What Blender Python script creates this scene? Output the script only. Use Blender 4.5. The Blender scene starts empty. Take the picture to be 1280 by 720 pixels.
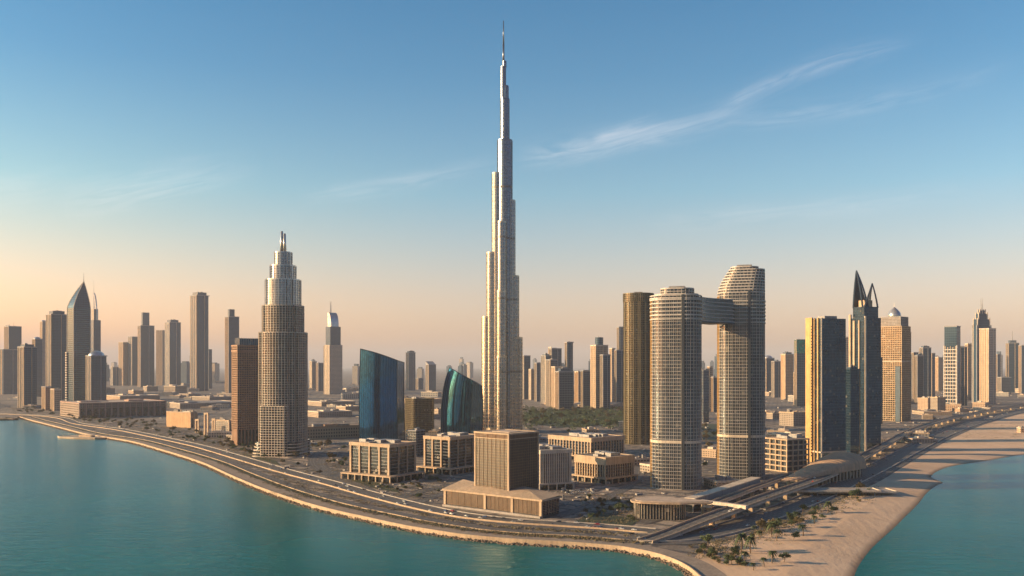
import bpy, math, random
from mathutils import Vector, geometry
random.seed(7)
R = math.radians
SC = bpy.context.scene
COL = SC.collection

# ------------------------------------------------------------------ camera, world, sun, exposure
F, H, HY = 1100.0, 135.0, 457.0          # focal length in photo pixels, eye height, horizon row
cam_d = bpy.data.cameras.new('camera'); cam = bpy.data.objects.new('camera', cam_d); COL.objects.link(cam)
cam.location = (0, 0, H); cam.rotation_euler = (R(90), 0, 0)
cam_d.sensor_width = 36; cam_d.lens = 36*F/1280; cam_d.shift_y = (HY-360)/1280
cam_d.clip_start = 1; cam_d.clip_end = 120000
SC.camera = cam

SUN_EL, SUN_AL = 16.0, 5.0               # elevation; degrees behind the pure left (-X) direction
S = Vector((-math.cos(R(SUN_AL))*math.cos(R(SUN_EL)), -math.sin(R(SUN_AL))*math.cos(R(SUN_EL)), math.sin(R(SUN_EL))))
sd = bpy.data.lights.new('sun', 'SUN'); so = bpy.data.objects.new('sun', sd); COL.objects.link(so)
sd.energy = 5.0; sd.angle = R(0.6); sd.color = (1.0, 0.68, 0.37)
so.rotation_euler = S.to_track_quat('Z', 'Y').to_euler(); so.location = S*5000

SC.view_settings.view_transform = 'Standard'; SC.view_settings.look = 'None'
SC.view_settings.exposure = 0.78; SC.view_settings.gamma = 1
SC.view_settings.use_curve_mapping = False
SC.cycles.max_bounces = 5; SC.cycles.diffuse_bounces = 2; SC.cycles.glossy_bounces = 3
SC.cycles.transparent_max_bounces = 4; SC.cycles.volume_bounces = 0
SC.cycles.use_denoising = True

class NT:
    """small helper to wire nodes"""
    def __init__(s, tree): s.t = tree; s.n = tree.nodes; s.l = tree.links
    def __call__(s, typ, ins=None, **kw):
        n = s.n.new(typ)
        for k, v in kw.items(): setattr(n, k, v)
        for k, v in (ins or {}).items():
            sock = n.inputs[k]
            if isinstance(v, bpy.types.NodeSocket): s.l.new(v, sock)
            else: sock.default_value = v
        return n
    def m(s, op, a, b=0.0, c=0.0, clamp=False):
        return s('ShaderNodeMath', {0: a, 1: b, 2: c}, operation=op, use_clamp=clamp).outputs[0]
    def mix(s, f, a, b, blend='MIX'):
        n = s('ShaderNodeMix', {0: f, 6: a, 7: b}, data_type='RGBA', blend_type=blend); return n.outputs[2]
    def ramp(s, f, stops, interp='LINEAR'):
        n = s('ShaderNodeValToRGB', {0: f}); cr = n.color_ramp; cr.interpolation = interp
        while len(cr.elements) < len(stops): cr.elements.new(0.5)
        for e, (p, c) in zip(cr.elements, stops): e.position = p; e.color = (c if len(c) == 4 else (*c, 1))
        return n.outputs[0]

def c4(c): return (c[0], c[1], c[2], 1)

W = bpy.data.worlds.new('World'); SC.world = W; W.use_nodes = True
w = NT(W.node_tree); w.n.clear()
sky = w('ShaderNodeTexSky', sky_type='NISHITA', sun_disc=False, sun_elevation=R(SUN_EL),
        sun_rotation=math.atan2(S.x, S.y), altitude=0, air_density=1.0, dust_density=1.6, ozone_density=2.2)
tc = w('ShaderNodeTexCoord')
sx = w('ShaderNodeSeparateXYZ', {0: tc.outputs['Generated']})
X, Y, Z = sx.outputs
el = w.m('MAXIMUM', Z, 0.0)
# slight tint of the sky by height above the horizon: peach dust low down, deeper blue overhead
tint = w.ramp(w.m('MULTIPLY', el, 2.0), [(0.0, (1.80, 1.06, 0.86)), (0.16, (1.52, 1.03, 0.86)), (0.38, (0.80, 1.02, 0.98)), (0.62, (0.42, 0.82, 0.92)), (0.85, (0.23, 0.71, 0.88)), (1.0, (0.18, 0.65, 0.84))])
skyc = w.mix(1.0, sky.outputs[0], tint, 'MULTIPLY')
# the side of the low sun glows yellow near the horizon
west = w.m('MULTIPLY', w.m('MULTIPLY', w.m('MAXIMUM', w.m('SUBTRACT', -0.05, X), 0.0), 1.5), w.m('SUBTRACT', 1.0, w.m('MULTIPLY', el, 3.2), clamp=True), clamp=True)
back = w.m('MULTIPLY', w.m('SUBTRACT', 0.70, Y), 2.2, clamp=True)        # unseen sky behind and right, darkened and blued to deepen shade and reflections
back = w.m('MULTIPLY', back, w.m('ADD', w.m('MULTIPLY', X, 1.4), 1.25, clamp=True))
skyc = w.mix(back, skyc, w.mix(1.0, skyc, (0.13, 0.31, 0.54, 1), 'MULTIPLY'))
skyc = w.mix(west, skyc, w.mix(1.0, skyc, (1.7, 1.36, 0.92, 1), 'MULTIPLY'))
# cirrus streaks laid out on the dome by direction
Yp = w.m('MAXIMUM', Y, 0.02)
u = w.m('DIVIDE', X, Yp); v = w.m('DIVIDE', Z, Yp)
def streak(x0, y0, x1, y1, wid, amp, bend=0.0):
    ax, ay, bx, by = (x0-640)/F, (HY-y0)/F, (x1-640)/F, (HY-y1)/F
    L = math.hypot(bx-ax, by-ay); cx, sy = (bx-ax)/L, (by-ay)/L
    du = w.m('SUBTRACT', u, ax); dv = w.m('SUBTRACT', v, ay)
    s = w.m('DIVIDE', w.m('ADD', w.m('MULTIPLY', du, cx), w.m('MULTIPLY', dv, sy)), L)       # 0..1 along
    t = w.m('SUBTRACT', w.m('MULTIPLY', dv, cx), w.m('MULTIPLY', du, sy))
    t = w.m('ADD', t, w.m('MULTIPLY', w.m('MULTIPLY', s, w.m('SUBTRACT', 1.0, s)), bend))
    vec = w('ShaderNodeCombineXYZ', {0: w.m('MULTIPLY', s, L*9), 1: w.m('MULTIPLY', t, 75.0), 2: x0*0.1})
    nz = w('ShaderNodeTexNoise', {'Vector': vec.outputs[0], 'Scale': 1.0, 'Detail': 7.0, 'Roughness': 0.62, 'Distortion': 1.4})
    nz2 = w('ShaderNodeTexNoise', {'Vector': vec.outputs[0], 'Scale': 0.35, 'Detail': 3.0})
    tt = w.m('ADD', t, w.m('MULTIPLY', w.m('SUBTRACT', nz2.outputs[0], 0.5), wid*2.6))
    g = w.m('EXPONENT', w.m('MULTIPLY', w.m('POWER', w.m('ABSOLUTE', w.m('DIVIDE', tt, wid)), 2.0), -1.0))
    e = w.m('MULTIPLY', w.m('MULTIPLY', s, 6.0, clamp=True), w.m('MULTIPLY', w.m('SUBTRACT', 1.0, s), 2.2, clamp=True))
    d = w.ramp(nz.outputs[0], [(0.34, (0, 0, 0)), (0.72, (1, 1, 1))])
    return w.m('MULTIPLY', w.m('MULTIPLY', w.m('MULTIPLY', g, e), d), amp)
tot = None
for a in [(640, 198, 960, 128, 0.013, 0.95, 0.03), (880, 155, 1160, 45, 0.011, 0.85, -0.06), (900, 150, 1270, 82, 0.010, 0.6, 0.05),
          (740, 178, 830, 150, 0.010, 0.7, 0.0), (370, 248, 640, 203, 0.011, 0.6, 0.02), (70, 258, 330, 205, 0.018, 0.8, 0.0),
          (800, 285, 1290, 222, 0.012, 0.42, 0.03), (-120, 238, 120, 222, 0.02, 0.5, 0.02)]:
    k = streak(*a); tot = k if tot is None else w.m('ADD', tot, k)
tot = w.m('MULTIPLY', w.m('MINIMUM', tot, 1.0), w.m('GREATER_THAN', Y, 0.05))
cl = w.mix(1.0, skyc, (1.0, 0.80, 0.70, 1), 'ADD')
skyc = w.mix(w.m('MULTIPLY', tot, 0.52), skyc, w.mix(0.35, cl, (7.5, 6.6, 6.2, 1)))
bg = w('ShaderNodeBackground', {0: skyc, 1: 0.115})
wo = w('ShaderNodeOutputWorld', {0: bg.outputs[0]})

# ------------------------------------------------------------------ helpers
def G(px, py, z=0.0):
    d = F*(H-z)/(py-HY); return ((px-640)/F*d, d)
def ZT(py, d): return H-(py-HY)/F*d

class MB:
    def __init__(s): s.v = []; s.f = []; s.uv = None
    def prism(s, pts, z0, z1, top=None, cap=True, bot=False):
        n = len(pts); b = len(s.v); top = top or pts
        s.v += [(x, y, z0) for x, y in pts] + [(x, y, z1) for x, y in top]
        for i in range(n):
            j = (i+1) % n; s.f.append((b+i, b+j, b+n+j, b+n+i))
        if cap: s.f.append(tuple(range(b+n, b+2*n)))
        if bot: s.f.append(tuple(range(b+n-1, b-1, -1)))
        return s
    def ring(s, po, pi, z0, z1):
        n = len(po); b = len(s.v)
        for P, z in ((po, z0), (po, z1), (pi, z1), (pi, z0)): s.v += [(x, y, z) for x, y in P]
        for k in range(4):
            for i in range(n):
                j = (i+1) % n; a = b+k*n; c = b+((k+1) % 4)*n
                s.f.append((a+i, a+j, c+j, c+i))
        return s
    def box(s, cx, cy, cz, sx, sy, sz, rot=0.0):      # centre x,y ; cz = bottom
        c, q = math.cos(rot), math.sin(rot)
        pts = [(cx+c*x-q*y, cy+q*x+c*y) for x, y in ((-sx/2, -sy/2), (sx/2, -sy/2), (sx/2, sy/2), (-sx/2, sy/2))]
        return s.prism(pts, cz, cz+sz, bot=True)
    def tube(s, p0, p1, r0, r1, n=8, cap=True):
        p0 = Vector(p0); p1 = Vector(p1); d = (p1-p0).normalized()
        a = d.orthogonal().normalized(); c = d.cross(a); b = len(s.v)
        for p, r in ((p0, r0), (p1, r1)):
            for i in range(n):
                t = 2*math.pi*i/n; s.v.append(tuple(p+a*math.cos(t)*r+c*math.sin(t)*r))
        for i in range(n):
            j = (i+1) % n; s.f.append((b+i, b+j, b+n+j, b+n+i))
        if cap: s.f.append(tuple(range(b+n, b+2*n))); s.f.append(tuple(range(b+n-1, b-1, -1)))
        return s
    def quad(s, *p):
        b = len(s.v); s.v += [tuple(q) for q in p]; s.f.append(tuple(range(b, b+len(p)))); return s
    def grid(s, P):                                   # P[i][j] points
        b = len(s.v); n = len(P[0])
        for r in P: s.v += [tuple(p) for p in r]
        for i in range(len(P)-1):
            for j in range(n-1):
                s.f.append((b+i*n+j, b+i*n+j+1, b+(i+1)*n+j+1, b+(i+1)*n+j))
        return s
    def mesh(s, name, mat, smooth=False):
        me = bpy.data.meshes.new(name); me.from_pydata(s.v, [], s.f)
        if s.uv:
            ul = me.uv_layers.new(name='UVMap')
            for lp in me.loops: ul.data[lp.index].uv = s.uv[lp.vertex_index]
        me.materials.append(mat)
        if smooth: me.polygons.foreach_set('use_smooth', [True]*len(me.polygons))
        me.update(); return me
    def build(s, name, mat, parent=None, smooth=False):
        o = bpy.data.objects.new(name, s.mesh(name, mat, smooth)); COL.objects.link(o)
        if parent is not None: o.parent = parent
        return o

def tag(o, label=None, cat=None, group=None, kind=None):
    if label: o['label'] = label
    if cat: o['category'] = cat
    if group: o['group'] = group
    if kind: o['kind'] = kind
    return o
def thing(name, label, cat, loc=(0, 0, 0), rz=0.0, group=None):
    o = bpy.data.objects.new(name, None); COL.objects.link(o); o.empty_display_size = 5
    o.location = loc; o.rotation_euler = (0, 0, rz); return tag(o, label, cat, group)
def copy_tree(o, parent=None):
    c = o.copy(); COL.objects.link(c); c.parent = parent
    for ch in list(o.children): copy_tree(ch, c)
    return c

def rect(a, b, cx=0, cy=0): return [(cx-a/2, cy-b/2), (cx+a/2, cy-b/2), (cx+a/2, cy+b/2), (cx-a/2, cy+b/2)]
def ell(a, b, n=32, cx=0, cy=0): return [(cx+a/2*math.cos(2*math.pi*i/n), cy+b/2*math.sin(2*math.pi*i/n)) for i in range(n)]
def rrect(a, b, r, n=5, cx=0, cy=0):
    out = []
    for qx, qy, t0 in ((1, -1, -90), (1, 1, 0), (-1, 1, 90), (-1, -1, 180)):
        for i in range(n+1):
            t = R(t0+90*i/n); out.append((cx+qx*(a/2-r)+r*math.cos(t), cy+qy*(b/2-r)+r*math.sin(t)))
    return out
def stadium(x0, y0, x1, y1, r, n=9):
    if math.hypot(x1-x0, y1-y0) < 0.5: return ell(2*r, 2*r, 2*n, x0, y0)
    t = math.atan2(y1-y0, x1-x0); out = []
    for i in range(n+1):
        q = t-math.pi/2+math.pi*i/n; out.append((x1+r*math.cos(q), y1+r*math.sin(q)))
    for i in range(n+1):
        q = t+math.pi/2+math.pi*i/n; out.append((x0+r*math.cos(q), y0+r*math.sin(q)))
    return out
def off(pts, k):
    n = len(pts); out = []
    for i in range(n):
        p, q, r = Vector(pts[i-1]), Vector(pts[i]), Vector(pts[(i+1) % n])
        a = (q-p); b = (r-q)
        if a.length < 1e-6: a = b
        if b.length < 1e-6: b = a
        a.normalize(); b.normalize()
        n1 = Vector((a.y, -a.x)); n2 = Vector((b.y, -b.x)); m = n1+n2
        if m.length < 1e-6: m = n1
        m.normalize(); c = max(0.4, m.dot(n1)); out.append(tuple(q+m*(k/c)))
    return out
def fins(mb, pts, z0, z1, sp, wd, out, skip=None, corners=True):
    n = len(pts); acc = 0.0
    for i in range(n):
        p, q = Vector(pts[i]), Vector(pts[(i+1) % n]); L = (q-p).length
        if L < 1e-4: continue
        t = (q-p)/L; nn = Vector((t.y, -t.x)); ps = []
        if n <= 8:
            k = max(1, round(L/sp)); ps = [L*j/k for j in range(0 if corners else 1, k+(1 if corners else 0))]
        else:
            while acc < L: ps.append(acc); acc += sp
            acc -= L
        for s_ in ps:
            c = p+t*s_
            if skip and skip(c): continue
            a = c-t*wd/2-nn*0.15; b = c+t*wd/2-nn*0.15; d = c+t*wd/2+nn*out; e = c-t*wd/2+nn*out
            bb = len(mb.v)
            mb.v += [(a.x, a.y, z0), (e.x, e.y, z0), (d.x, d.y, z0), (b.x, b.y, z0), (a.x, a.y, z1), (e.x, e.y, z1), (d.x, d.y, z1), (b.x, b.y, z1)]
            mb.f += [(bb, bb+1, bb+5, bb+4), (bb+1, bb+2, bb+6, bb+5), (bb+2, bb+3, bb+7, bb+6), (bb+4, bb+5, bb+6, bb+7)]

# ------------------------------------------------------------------ materials
def new_mat(name):
    m = bpy.data.materials.new(name); m.use_nodes = True
    t = NT(m.node_tree); t.n.clear(); return m, t
def finish(t, **ins):
    p = t('ShaderNodeBsdfPrincipled', {k.replace('_', ' '): v for k, v in ins.items()})
    t('ShaderNodeOutputMaterial', {0: p.outputs[0]}); return p
_cache = {}
def mat_plain(name, c, rough=0.7, metal=0.0, var=0.25, scale=0.08, c2=None, spec=0.4):
    """weathered paint / stone / concrete: object-space noise mottling plus vertical streaks"""
    if name in _cache: return _cache[name]
    m, t = new_mat(name); co = t('ShaderNodeTexCoord').outputs['Object']
    n1 = t('ShaderNodeTexNoise', {'Vector': co, 'Scale': scale, 'Detail': 5.0, 'Roughness': 0.6}).outputs[0]
    mp = t('ShaderNodeMapping', {'Vector': co, 'Scale': (0.5, 0.5, 0.02)}).outputs[0]
    n2 = t('ShaderNodeTexNoise', {'Vector': mp, 'Scale': 1.0, 'Detail': 3.0}).outputs[0]
    f = t.m('MULTIPLY', t.m('ADD', n1, n2), 0.5)
    dk = tuple(x*(1-var) for x in c); lt = tuple(min(1, x*(1+var*0.7)) for x in (c2 or c))
    col = t.ramp(f, [(0.36, dk), (0.64, lt)])
    finish(t, Base_Color=col, Roughness=t.m('ADD', t.m('MULTIPLY', n1, 0.2), rough-0.1), Metallic=metal, Specular_IOR_Level=spec)
    _cache[name] = m; return m
def mat_glass(name, c, rough=0.12, metal=0.55, bay=3.0, fh=3.6, light=(0.12, 0.11, 0.09), p=0.035, wav=0.02):
    """tinted facade glass: every pane has its own tone, some with blinds drawn; large scale waviness"""
    if name in _cache: return _cache[name]
    m, t = new_mat(name); co = t('ShaderNodeTexCoord').outputs['Object']
    a = t('ShaderNodeVectorMath', {0: co, 1: (0.37, 0.41, 0.13)}, operation='ADD').outputs[0]
    sn = t('ShaderNodeVectorMath', {0: a, 1: (bay, bay, fh)}, operation='SNAP').outputs[0]
    wn = t('ShaderNodeTexWhiteNoise', {0: sn}, noise_dimensions='3D')
    r = wn.outputs[0]
    col = t.ramp(r, [(0.0, tuple(x*0.75 for x in c)), (0.5, c), (1-p-0.01, tuple(x*1.25 for x in c)), (1-p, light), (1.0, tuple(x*1.25 for x in light))])
    patch = t('ShaderNodeTexNoise', {'Vector': co, 'Scale': 0.025, 'Detail': 4.0, 'Roughness': 0.6}).outputs[0]
    col = t.mix(1.0, col, t.ramp(patch, [(0.35, (0.62, 0.66, 0.72)), (0.65, (1.35, 1.28, 1.2))] if p else [(0, (1, 1, 1)), (1, (1, 1, 1))]), 'MULTIPLY')
    isb = t.m('GREATER_THAN', r, 1-p)
    big = t('ShaderNodeTexNoise', {'Vector': co, 'Scale': 0.03, 'Detail': 2.0}).outputs[0]
    bump = t('ShaderNodeBump', {'Strength': wav*6, 'Distance': 1.0, 'Height': t.m('ADD', t.m('MULTIPLY', big, 2.0), t.m('MULTIPLY', r, 0.02))}).outputs[0]
    finish(t, Base_Color=col, Roughness=t.m('ADD', t.m('MULTIPLY', isb, 0.25), rough), Metallic=t.m('MULTIPLY', t.m('SUBTRACT', 1.0, t.m('MULTIPLY', isb, 0.8)), metal), Normal=bump, Specular_IOR_Level=0.8)
    _cache[name] = m; return m
def mat_far(name, wall, glass, fh=5.0, bay=4.0, wf=0.38, bf=0.3, metal=0.4):
    """far facades: window rows and bays as pattern in object space"""
    if name in _cache: return _cache[name]
    m, t = new_mat(name); co = t('ShaderNodeTexCoord').outputs['Object']
    s = t('ShaderNodeSeparateXYZ', {0: co}); z = s.outputs[2]
    ge = t('ShaderNodeNewGeometry').outputs['True Normal']
    up = t.m('GREATER_THAN', t('ShaderNodeSeparateXYZ', {0: ge}).outputs[2], 0.7)
    xy = t.m('ADD', s.outputs[0], s.outputs[1])
    fz = t.m('FRACT', t.m('DIVIDE', z, fh)); fx = t.m('FRACT', t.m('DIVIDE', xy, bay))
    w1 = t.m('LESS_THAN', fz, wf); w2 = t.m('LESS_THAN', fx, bf)
    isw = t.m('MAXIMUM', t.m('MAXIMUM', w1, w2), up)
    n = t('ShaderNodeTexNoise', {'Vector': co, 'Scale': 0.05, 'Detail': 4.0}).outputs[0]
    wc = t.mix(n, c4(tuple(x*0.75 for x in wall)), c4(tuple(x*1.15 for x in wall)))
    rnd = t('ShaderNodeObjectInfo').outputs['Random']
    wc = t.mix(1.0, wc, t.ramp(rnd, [(0, (0.70, 0.80, 0.92)), (0.6, (0.95, 1.0, 1.05)), (1, (1.2, 1.1, 1.0))]), 'MULTIPLY')
    finish(t, Base_Color=t.mix(isw, c4(glass), wc), Roughness=t.m('ADD', t.m('MULTIPLY', isw, 0.55), 0.2), Metallic=t.m('MULTIPLY', t.m('SUBTRACT', 1.0, isw), metal))
    _cache[name] = m; return m

STONE = mat_plain('sand stone', (0.50, 0.37, 0.25), 0.8)
CREAM = mat_plain('cream cladding', (0.62, 0.52, 0.40), 0.6)
TAN = mat_plain('tan cladding', (0.52, 0.34, 0.20), 0.75)
BROWN = mat_plain('brown cladding', (0.36, 0.22, 0.14), 0.75)
WHITE = mat_plain('pale frame paint', (0.62, 0.58, 0.52), 0.5)
GOLDT = mat_plain('warm tan frames', (0.50, 0.36, 0.22), 0.7)
SILV = mat_plain('silver cladding', (0.62, 0.60, 0.55), 0.32, 0.75)
BRONZE = mat_plain('bronze cladding', (0.19, 0.155, 0.09), 0.45, 0.15)
GOLD = mat_plain('gold cladding', (0.58, 0.35, 0.14), 0.5, 0.2)
GREY = mat_plain('grey cladding', (0.30, 0.30, 0.30), 0.6)
DGREY = mat_plain('dark grey metal', (0.07, 0.08, 0.09), 0.4, 0.5)
NAVY = mat_plain('dark blue frame', (0.05, 0.08, 0.11), 0.35, 0.5)
ROOF = mat_plain('gravel roof', (0.26, 0.23, 0.20), 0.9, var=0.35, scale=0.15)
ROOFL = mat_plain('pale roof', (0.52, 0.41, 0.31), 0.85, var=0.25, scale=0.05)
CONC = mat_plain('concrete', (0.34, 0.31, 0.28), 0.85)
PLANT = mat_plain('roof machinery metal', (0.30, 0.29, 0.28), 0.5, 0.3)
STEELB = mat_plain('steel skin', (0.62, 0.52, 0.38), 0.28, 0.85, var=0.12)
LOUVG = mat_plain('dark louvre glass', (0.06, 0.045, 0.03), 0.32, 0.1, spec=0.5)
LOUV = mat_plain('dark bronze louvre', (0.20, 0.13, 0.08), 0.6)
MECH = mat_plain('mechanical floor louvre', (0.20, 0.17, 0.14), 0.5, 0.5)
TWIN = mat_plain('twin tower frames', (0.50, 0.46, 0.41), 0.45)
STEELU = mat_plain('sky-tinted upper steel', (0.17, 0.20, 0.235), 0.3, 0.8, var=0.12)  # darker blue copy of the steel skin, reflected sky put into its colour
ROCK = mat_plain('sea rock', (0.16, 0.12, 0.09), 0.9, var=0.5, scale=0.4)
KERB = mat_plain('kerb stone', (0.47, 0.35, 0.235), 0.8)

G_BLUE = mat_glass('blue glass', (0.028, 0.075, 0.125), 0.10, 0.6, 3, 3.6)
G_DARK = mat_glass('dark glass', (0.014, 0.021, 0.029), 0.12, 0.3, 3, 3.6)
G_DEEP = mat_glass('deep blue mirror glass', (0.014, 0.115, 0.25), 0.06, 0.8, 4, 4, p=0.0, light=(0.014, 0.115, 0.25), wav=0.012)
G_TEAL = mat_glass('teal mirror glass', (0.025, 0.15, 0.24), 0.06, 0.85, 4, 4, p=0.0, light=(0.025, 0.15, 0.24), wav=0.015)
G_GREY = mat_glass('grey glass', (0.07, 0.09, 0.105), 0.15, 0.5, 3, 3.6)
G_BRZ = mat_glass('bronze glass', (0.045, 0.042, 0.03), 0.14, 0.6, 3, 3.6)
G_STEEL = mat_glass('silvered glass', (0.33, 0.33, 0.32), 0.25, 0.8, 3, 3.7, p=0.0, light=(0.4, 0.4, 0.4))

def ground_mat():
    m, t = new_mat('city ground'); co = t('ShaderNodeTexCoord').outputs['Object']
    n = t('ShaderNodeTexNoise', {'Vector': co, 'Scale': 0.006, 'Detail': 8.0, 'Roughness': 0.65}).outputs[0]
    base = t.ramp(n, [(0.3, (0.16, 0.13, 0.105)), (0.45, (0.28, 0.22, 0.165)), (0.58, (0.42, 0.32, 0.235)), (0.72, (0.26, 0.22, 0.175))])
    mp = t('ShaderNodeMapping', {'Vector': co, 'Rotation': (0, 0, 0.5), 'Scale': (0.02, 0.03, 1)}).outputs[0]
    vo = t('ShaderNodeTexVoronoi', {'Vector': mp, 'Scale': 1.0}, distance='CHEBYCHEV')
    cell = t('ShaderNodeSeparateColor', {0: vo.outputs['Color']}).outputs[0]
    base = t.mix(0.55, base, t.ramp(cell, [(0, (0.06, 0.06, 0.06)), (0.4, (0.15, 0.13, 0.11)), (0.8, (0.30, 0.25, 0.2)), (1, (0.38, 0.33, 0.28))]))
    ed = t('ShaderNodeTexVoronoi', {'Vector': mp, 'Scale': 1.0}, distance='CHEBYCHEV', feature='F1')
    lines = t('ShaderNodeTexBrick', {'Vector': t('ShaderNodeMapping', {'Vector': co, 'Rotation': (0, 0, 0.62), 'Scale': (0.011, 0.011, 1)}).outputs[0],
             'Color1': (0, 0, 0, 1), 'Color2': (0, 0, 0, 1), 'Mortar': (1, 1, 1, 1), 'Scale': 1.0, 'Mortar Size': 0.035})
    base = t.mix(t.m('MULTIPLY', lines.outputs[0], 0.8), base, (0.055, 0.055, 0.06, 1))
    g = t('ShaderNodeTexNoise', {'Vector': co, 'Scale': 0.02, 'Detail': 6.0, 'Roughness': 0.7}).outputs[0]
    gm = t.ramp(g, [(0.57, (0, 0, 0)), (0.64, (1, 1, 1))])
    base = t.mix(t.m('MULTIPLY', gm, 0.6), base, (0.06, 0.065, 0.03, 1))
    f = t('ShaderNodeTexNoise', {'Vector': co, 'Scale': 0.25, 'Detail': 5.0, 'Roughness': 0.7}).outputs[0]
    base = t.mix(1.0, base, t.ramp(f, [(0.3, (0.6, 0.6, 0.6)), (0.7, (1.3, 1.3, 1.3))]), 'MULTIPLY')
    bp = t('ShaderNodeBump', {'Strength': 0.6, 'Distance': 2.0, 'Height': f}).outputs[0]
    finish(t, Base_Color=base, Roughness=0.95, Normal=bp); return m
def sand_mat():
    m, t = new_mat('beach sand'); co = t('ShaderNodeTexCoord').outputs['Object']
    n = t('ShaderNodeTexNoise', {'Vector': co, 'Scale': 0.012, 'Detail': 7.0, 'Roughness': 0.6}).outputs[0]
    f = t('ShaderNodeTexNoise', {'Vector': co, 'Scale': 0.35, 'Detail': 5.0, 'Roughness': 0.7}).outputs[0]
    base = t.ramp(n, [(0.3, (0.54, 0.36, 0.22)), (0.55, (0.68, 0.47, 0.30)), (0.75, (0.74, 0.54, 0.36))])
    z = t('ShaderNodeSeparateXYZ', {0: t('ShaderNodeNewGeometry').outputs['Position']}).outputs[2]
    wet = t('ShaderNodeMapRange', {0: z, 1: -2.95, 2: -2.3, 3: 1.0, 4: 0.0}).outputs[0]
    base = t.mix(wet, base, (0.17, 0.11, 0.07, 1))
    mp = t('ShaderNodeMapping', {'Vector': co, 'Rotation': (0, 0, 1.0), 'Scale': (0.12, 0.01, 1)}).outputs[0]
    tr = t('ShaderNodeTexNoise', {'Vector': mp, 'Scale': 1.0, 'Detail': 4.0}).outputs[0]
    h = t.m('ADD', t.m('MULTIPLY', n, 5.0), t.m('ADD', f, t.m('MULTIPLY', tr, 1.6)))
    bp = t('ShaderNodeBump', {'Strength': 0.35, 'Distance': 0.8, 'Height': h}).outputs[0]
    finish(t, Base_Color=base, Roughness=0.95, Normal=bp); return m
def water_mat():
    m, t = new_mat('sea water'); co = t('ShaderNodeTexCoord').outputs['Object']
    a = t('ShaderNodeMapping', {'Vector': co, 'Rotation': (0, 0, 0.2), 'Scale': (0.07, 0.16, 1)}).outputs[0]
    n1 = t('ShaderNodeTexNoise', {'Vector': a, 'Scale': 1.0, 'Detail': 5.0, 'Roughness': 0.6, 'Distortion': 0.5}).outputs[0]
    n2 = t('ShaderNodeTexNoise', {'Vector': co, 'Scale': 0.02, 'Detail': 3.0}).outputs[0]
    n3 = t('ShaderNodeTexNoise', {'Vector': co, 'Scale': 0.7, 'Detail': 3.0}).outputs[0]
    h = t.m('ADD', t.m('MULTIPLY', n1, 1.0), t.m('ADD', t.m('MULTIPLY', n2, 0.8), t.m('MULTIPLY', n3, 0.12)))
    bp = t('ShaderNodeBump', {'Strength': 1.0, 'Distance': 1.1, 'Height': h}).outputs[0]
    big = t('ShaderNodeTexNoise', {'Vector': co, 'Scale': 0.004, 'Detail': 3.0}).outputs[0]
    base = t.ramp(big, [(0.35, (0.0, 0.098, 0.090)), (0.65, (0.0, 0.142, 0.128))])
    df = t('ShaderNodeBsdfDiffuse', {0: base, 2: bp}); gl = t('ShaderNodeBsdfGlossy', {0: (0.78, 0.94, 1.0, 1), 1: 0.12, 'Normal': bp})
    fc = t('ShaderNodeLayerWeight', {0: 0.5}).outputs['Facing']
    mx = t('ShaderNodeMixShader', {0: t.m('ADD', t.m('MULTIPLY', t.m('POWER', fc, 7.5), 0.95), 0.015), 1: df.outputs[0], 2: gl.outputs[0]})
    t('ShaderNodeOutputMaterial', {0: mx.outputs[0]}); return m
def road_mat(name, wid, lanes, base=(0.085, 0.077, 0.068)):
    m, t = new_mat(name); uv = t('ShaderNodeUVMap').outputs[0]
    s = t('ShaderNodeSeparateXYZ', {0: uv}); U, V = s.outputs[0], s.outputs[1]
    co = t('ShaderNodeTexCoord').outputs['Object']
    n = t('ShaderNodeTexNoise', {'Vector': co, 'Scale': 0.12, 'Detail': 6.0, 'Roughness': 0.7}).outputs[0]
    lw = wid/lanes
    fr = t.m('FRACT', t.m('ADD', t.m('DIVIDE', U, lw), 0.5)); ln = t.m('LESS_THAN', t.m('ABSOLUTE', t.m('SUBTRACT', fr, 0.5)), 0.2/lw)
    dash = t.m('LESS_THAN', t.m('FRACT', t.m('DIVIDE', V, 12.0)), 0.5)
    edge = t.m('GREATER_THAN', t.m('ABSOLUTE', t.m('SUBTRACT', U, wid/2)), wid/2-1.2)
    lines = t.m('MULTIPLY', ln, t.m('MAXIMUM', dash, edge))
    inner = t.m('LESS_THAN', t.m('ABSOLUTE', t.m('SUBTRACT', U, wid/2)), wid/2-0.5)
    lines = t.m('MULTIPLY', lines, inner)
    wear = t('ShaderNodeTexNoise', {'Vector': t('ShaderNodeCombineXYZ', {0: t.m('MULTIPLY', U, 0.9), 1: t.m('MULTIPLY', V, 0.01), 2: 0.0}).outputs[0], 'Scale': 1.0, 'Detail': 3.0}).outputs[0]
    c = t.ramp(t.m('ADD', t.m('MULTIPLY', n, 0.5), t.m('MULTIPLY', wear, 0.5)), [(0.3, tuple(x*0.7 for x in base)), (0.7, tuple(x*1.7 for x in base))])
    finish(t, Base_Color=t.mix(t.m('MULTIPLY', lines, 0.55), c, (0.5, 0.47, 0.42, 1)), Roughness=0.75); return m
def leaf_mat(name, a, b):
    m, t = new_mat(name)
    i = t('ShaderNodeObjectInfo').outputs['Random']; co = t('ShaderNodeTexCoord').outputs['Object']
    n = t('ShaderNodeTexNoise', {'Vector': co, 'Scale': 0.9, 'Detail': 3.0}).outputs[0]
    f = t.m('ADD', t.m('MULTIPLY', n, 0.6), t.m('MULTIPLY', i, 0.4))
    finish(t, Base_Color=t.ramp(f, [(0.25, a), (0.75, b)]), Roughness=0.75); return m
LEAF = leaf_mat('dark foliage', (0.03, 0.05, 0.013), (0.07, 0.095, 0.03))
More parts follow.
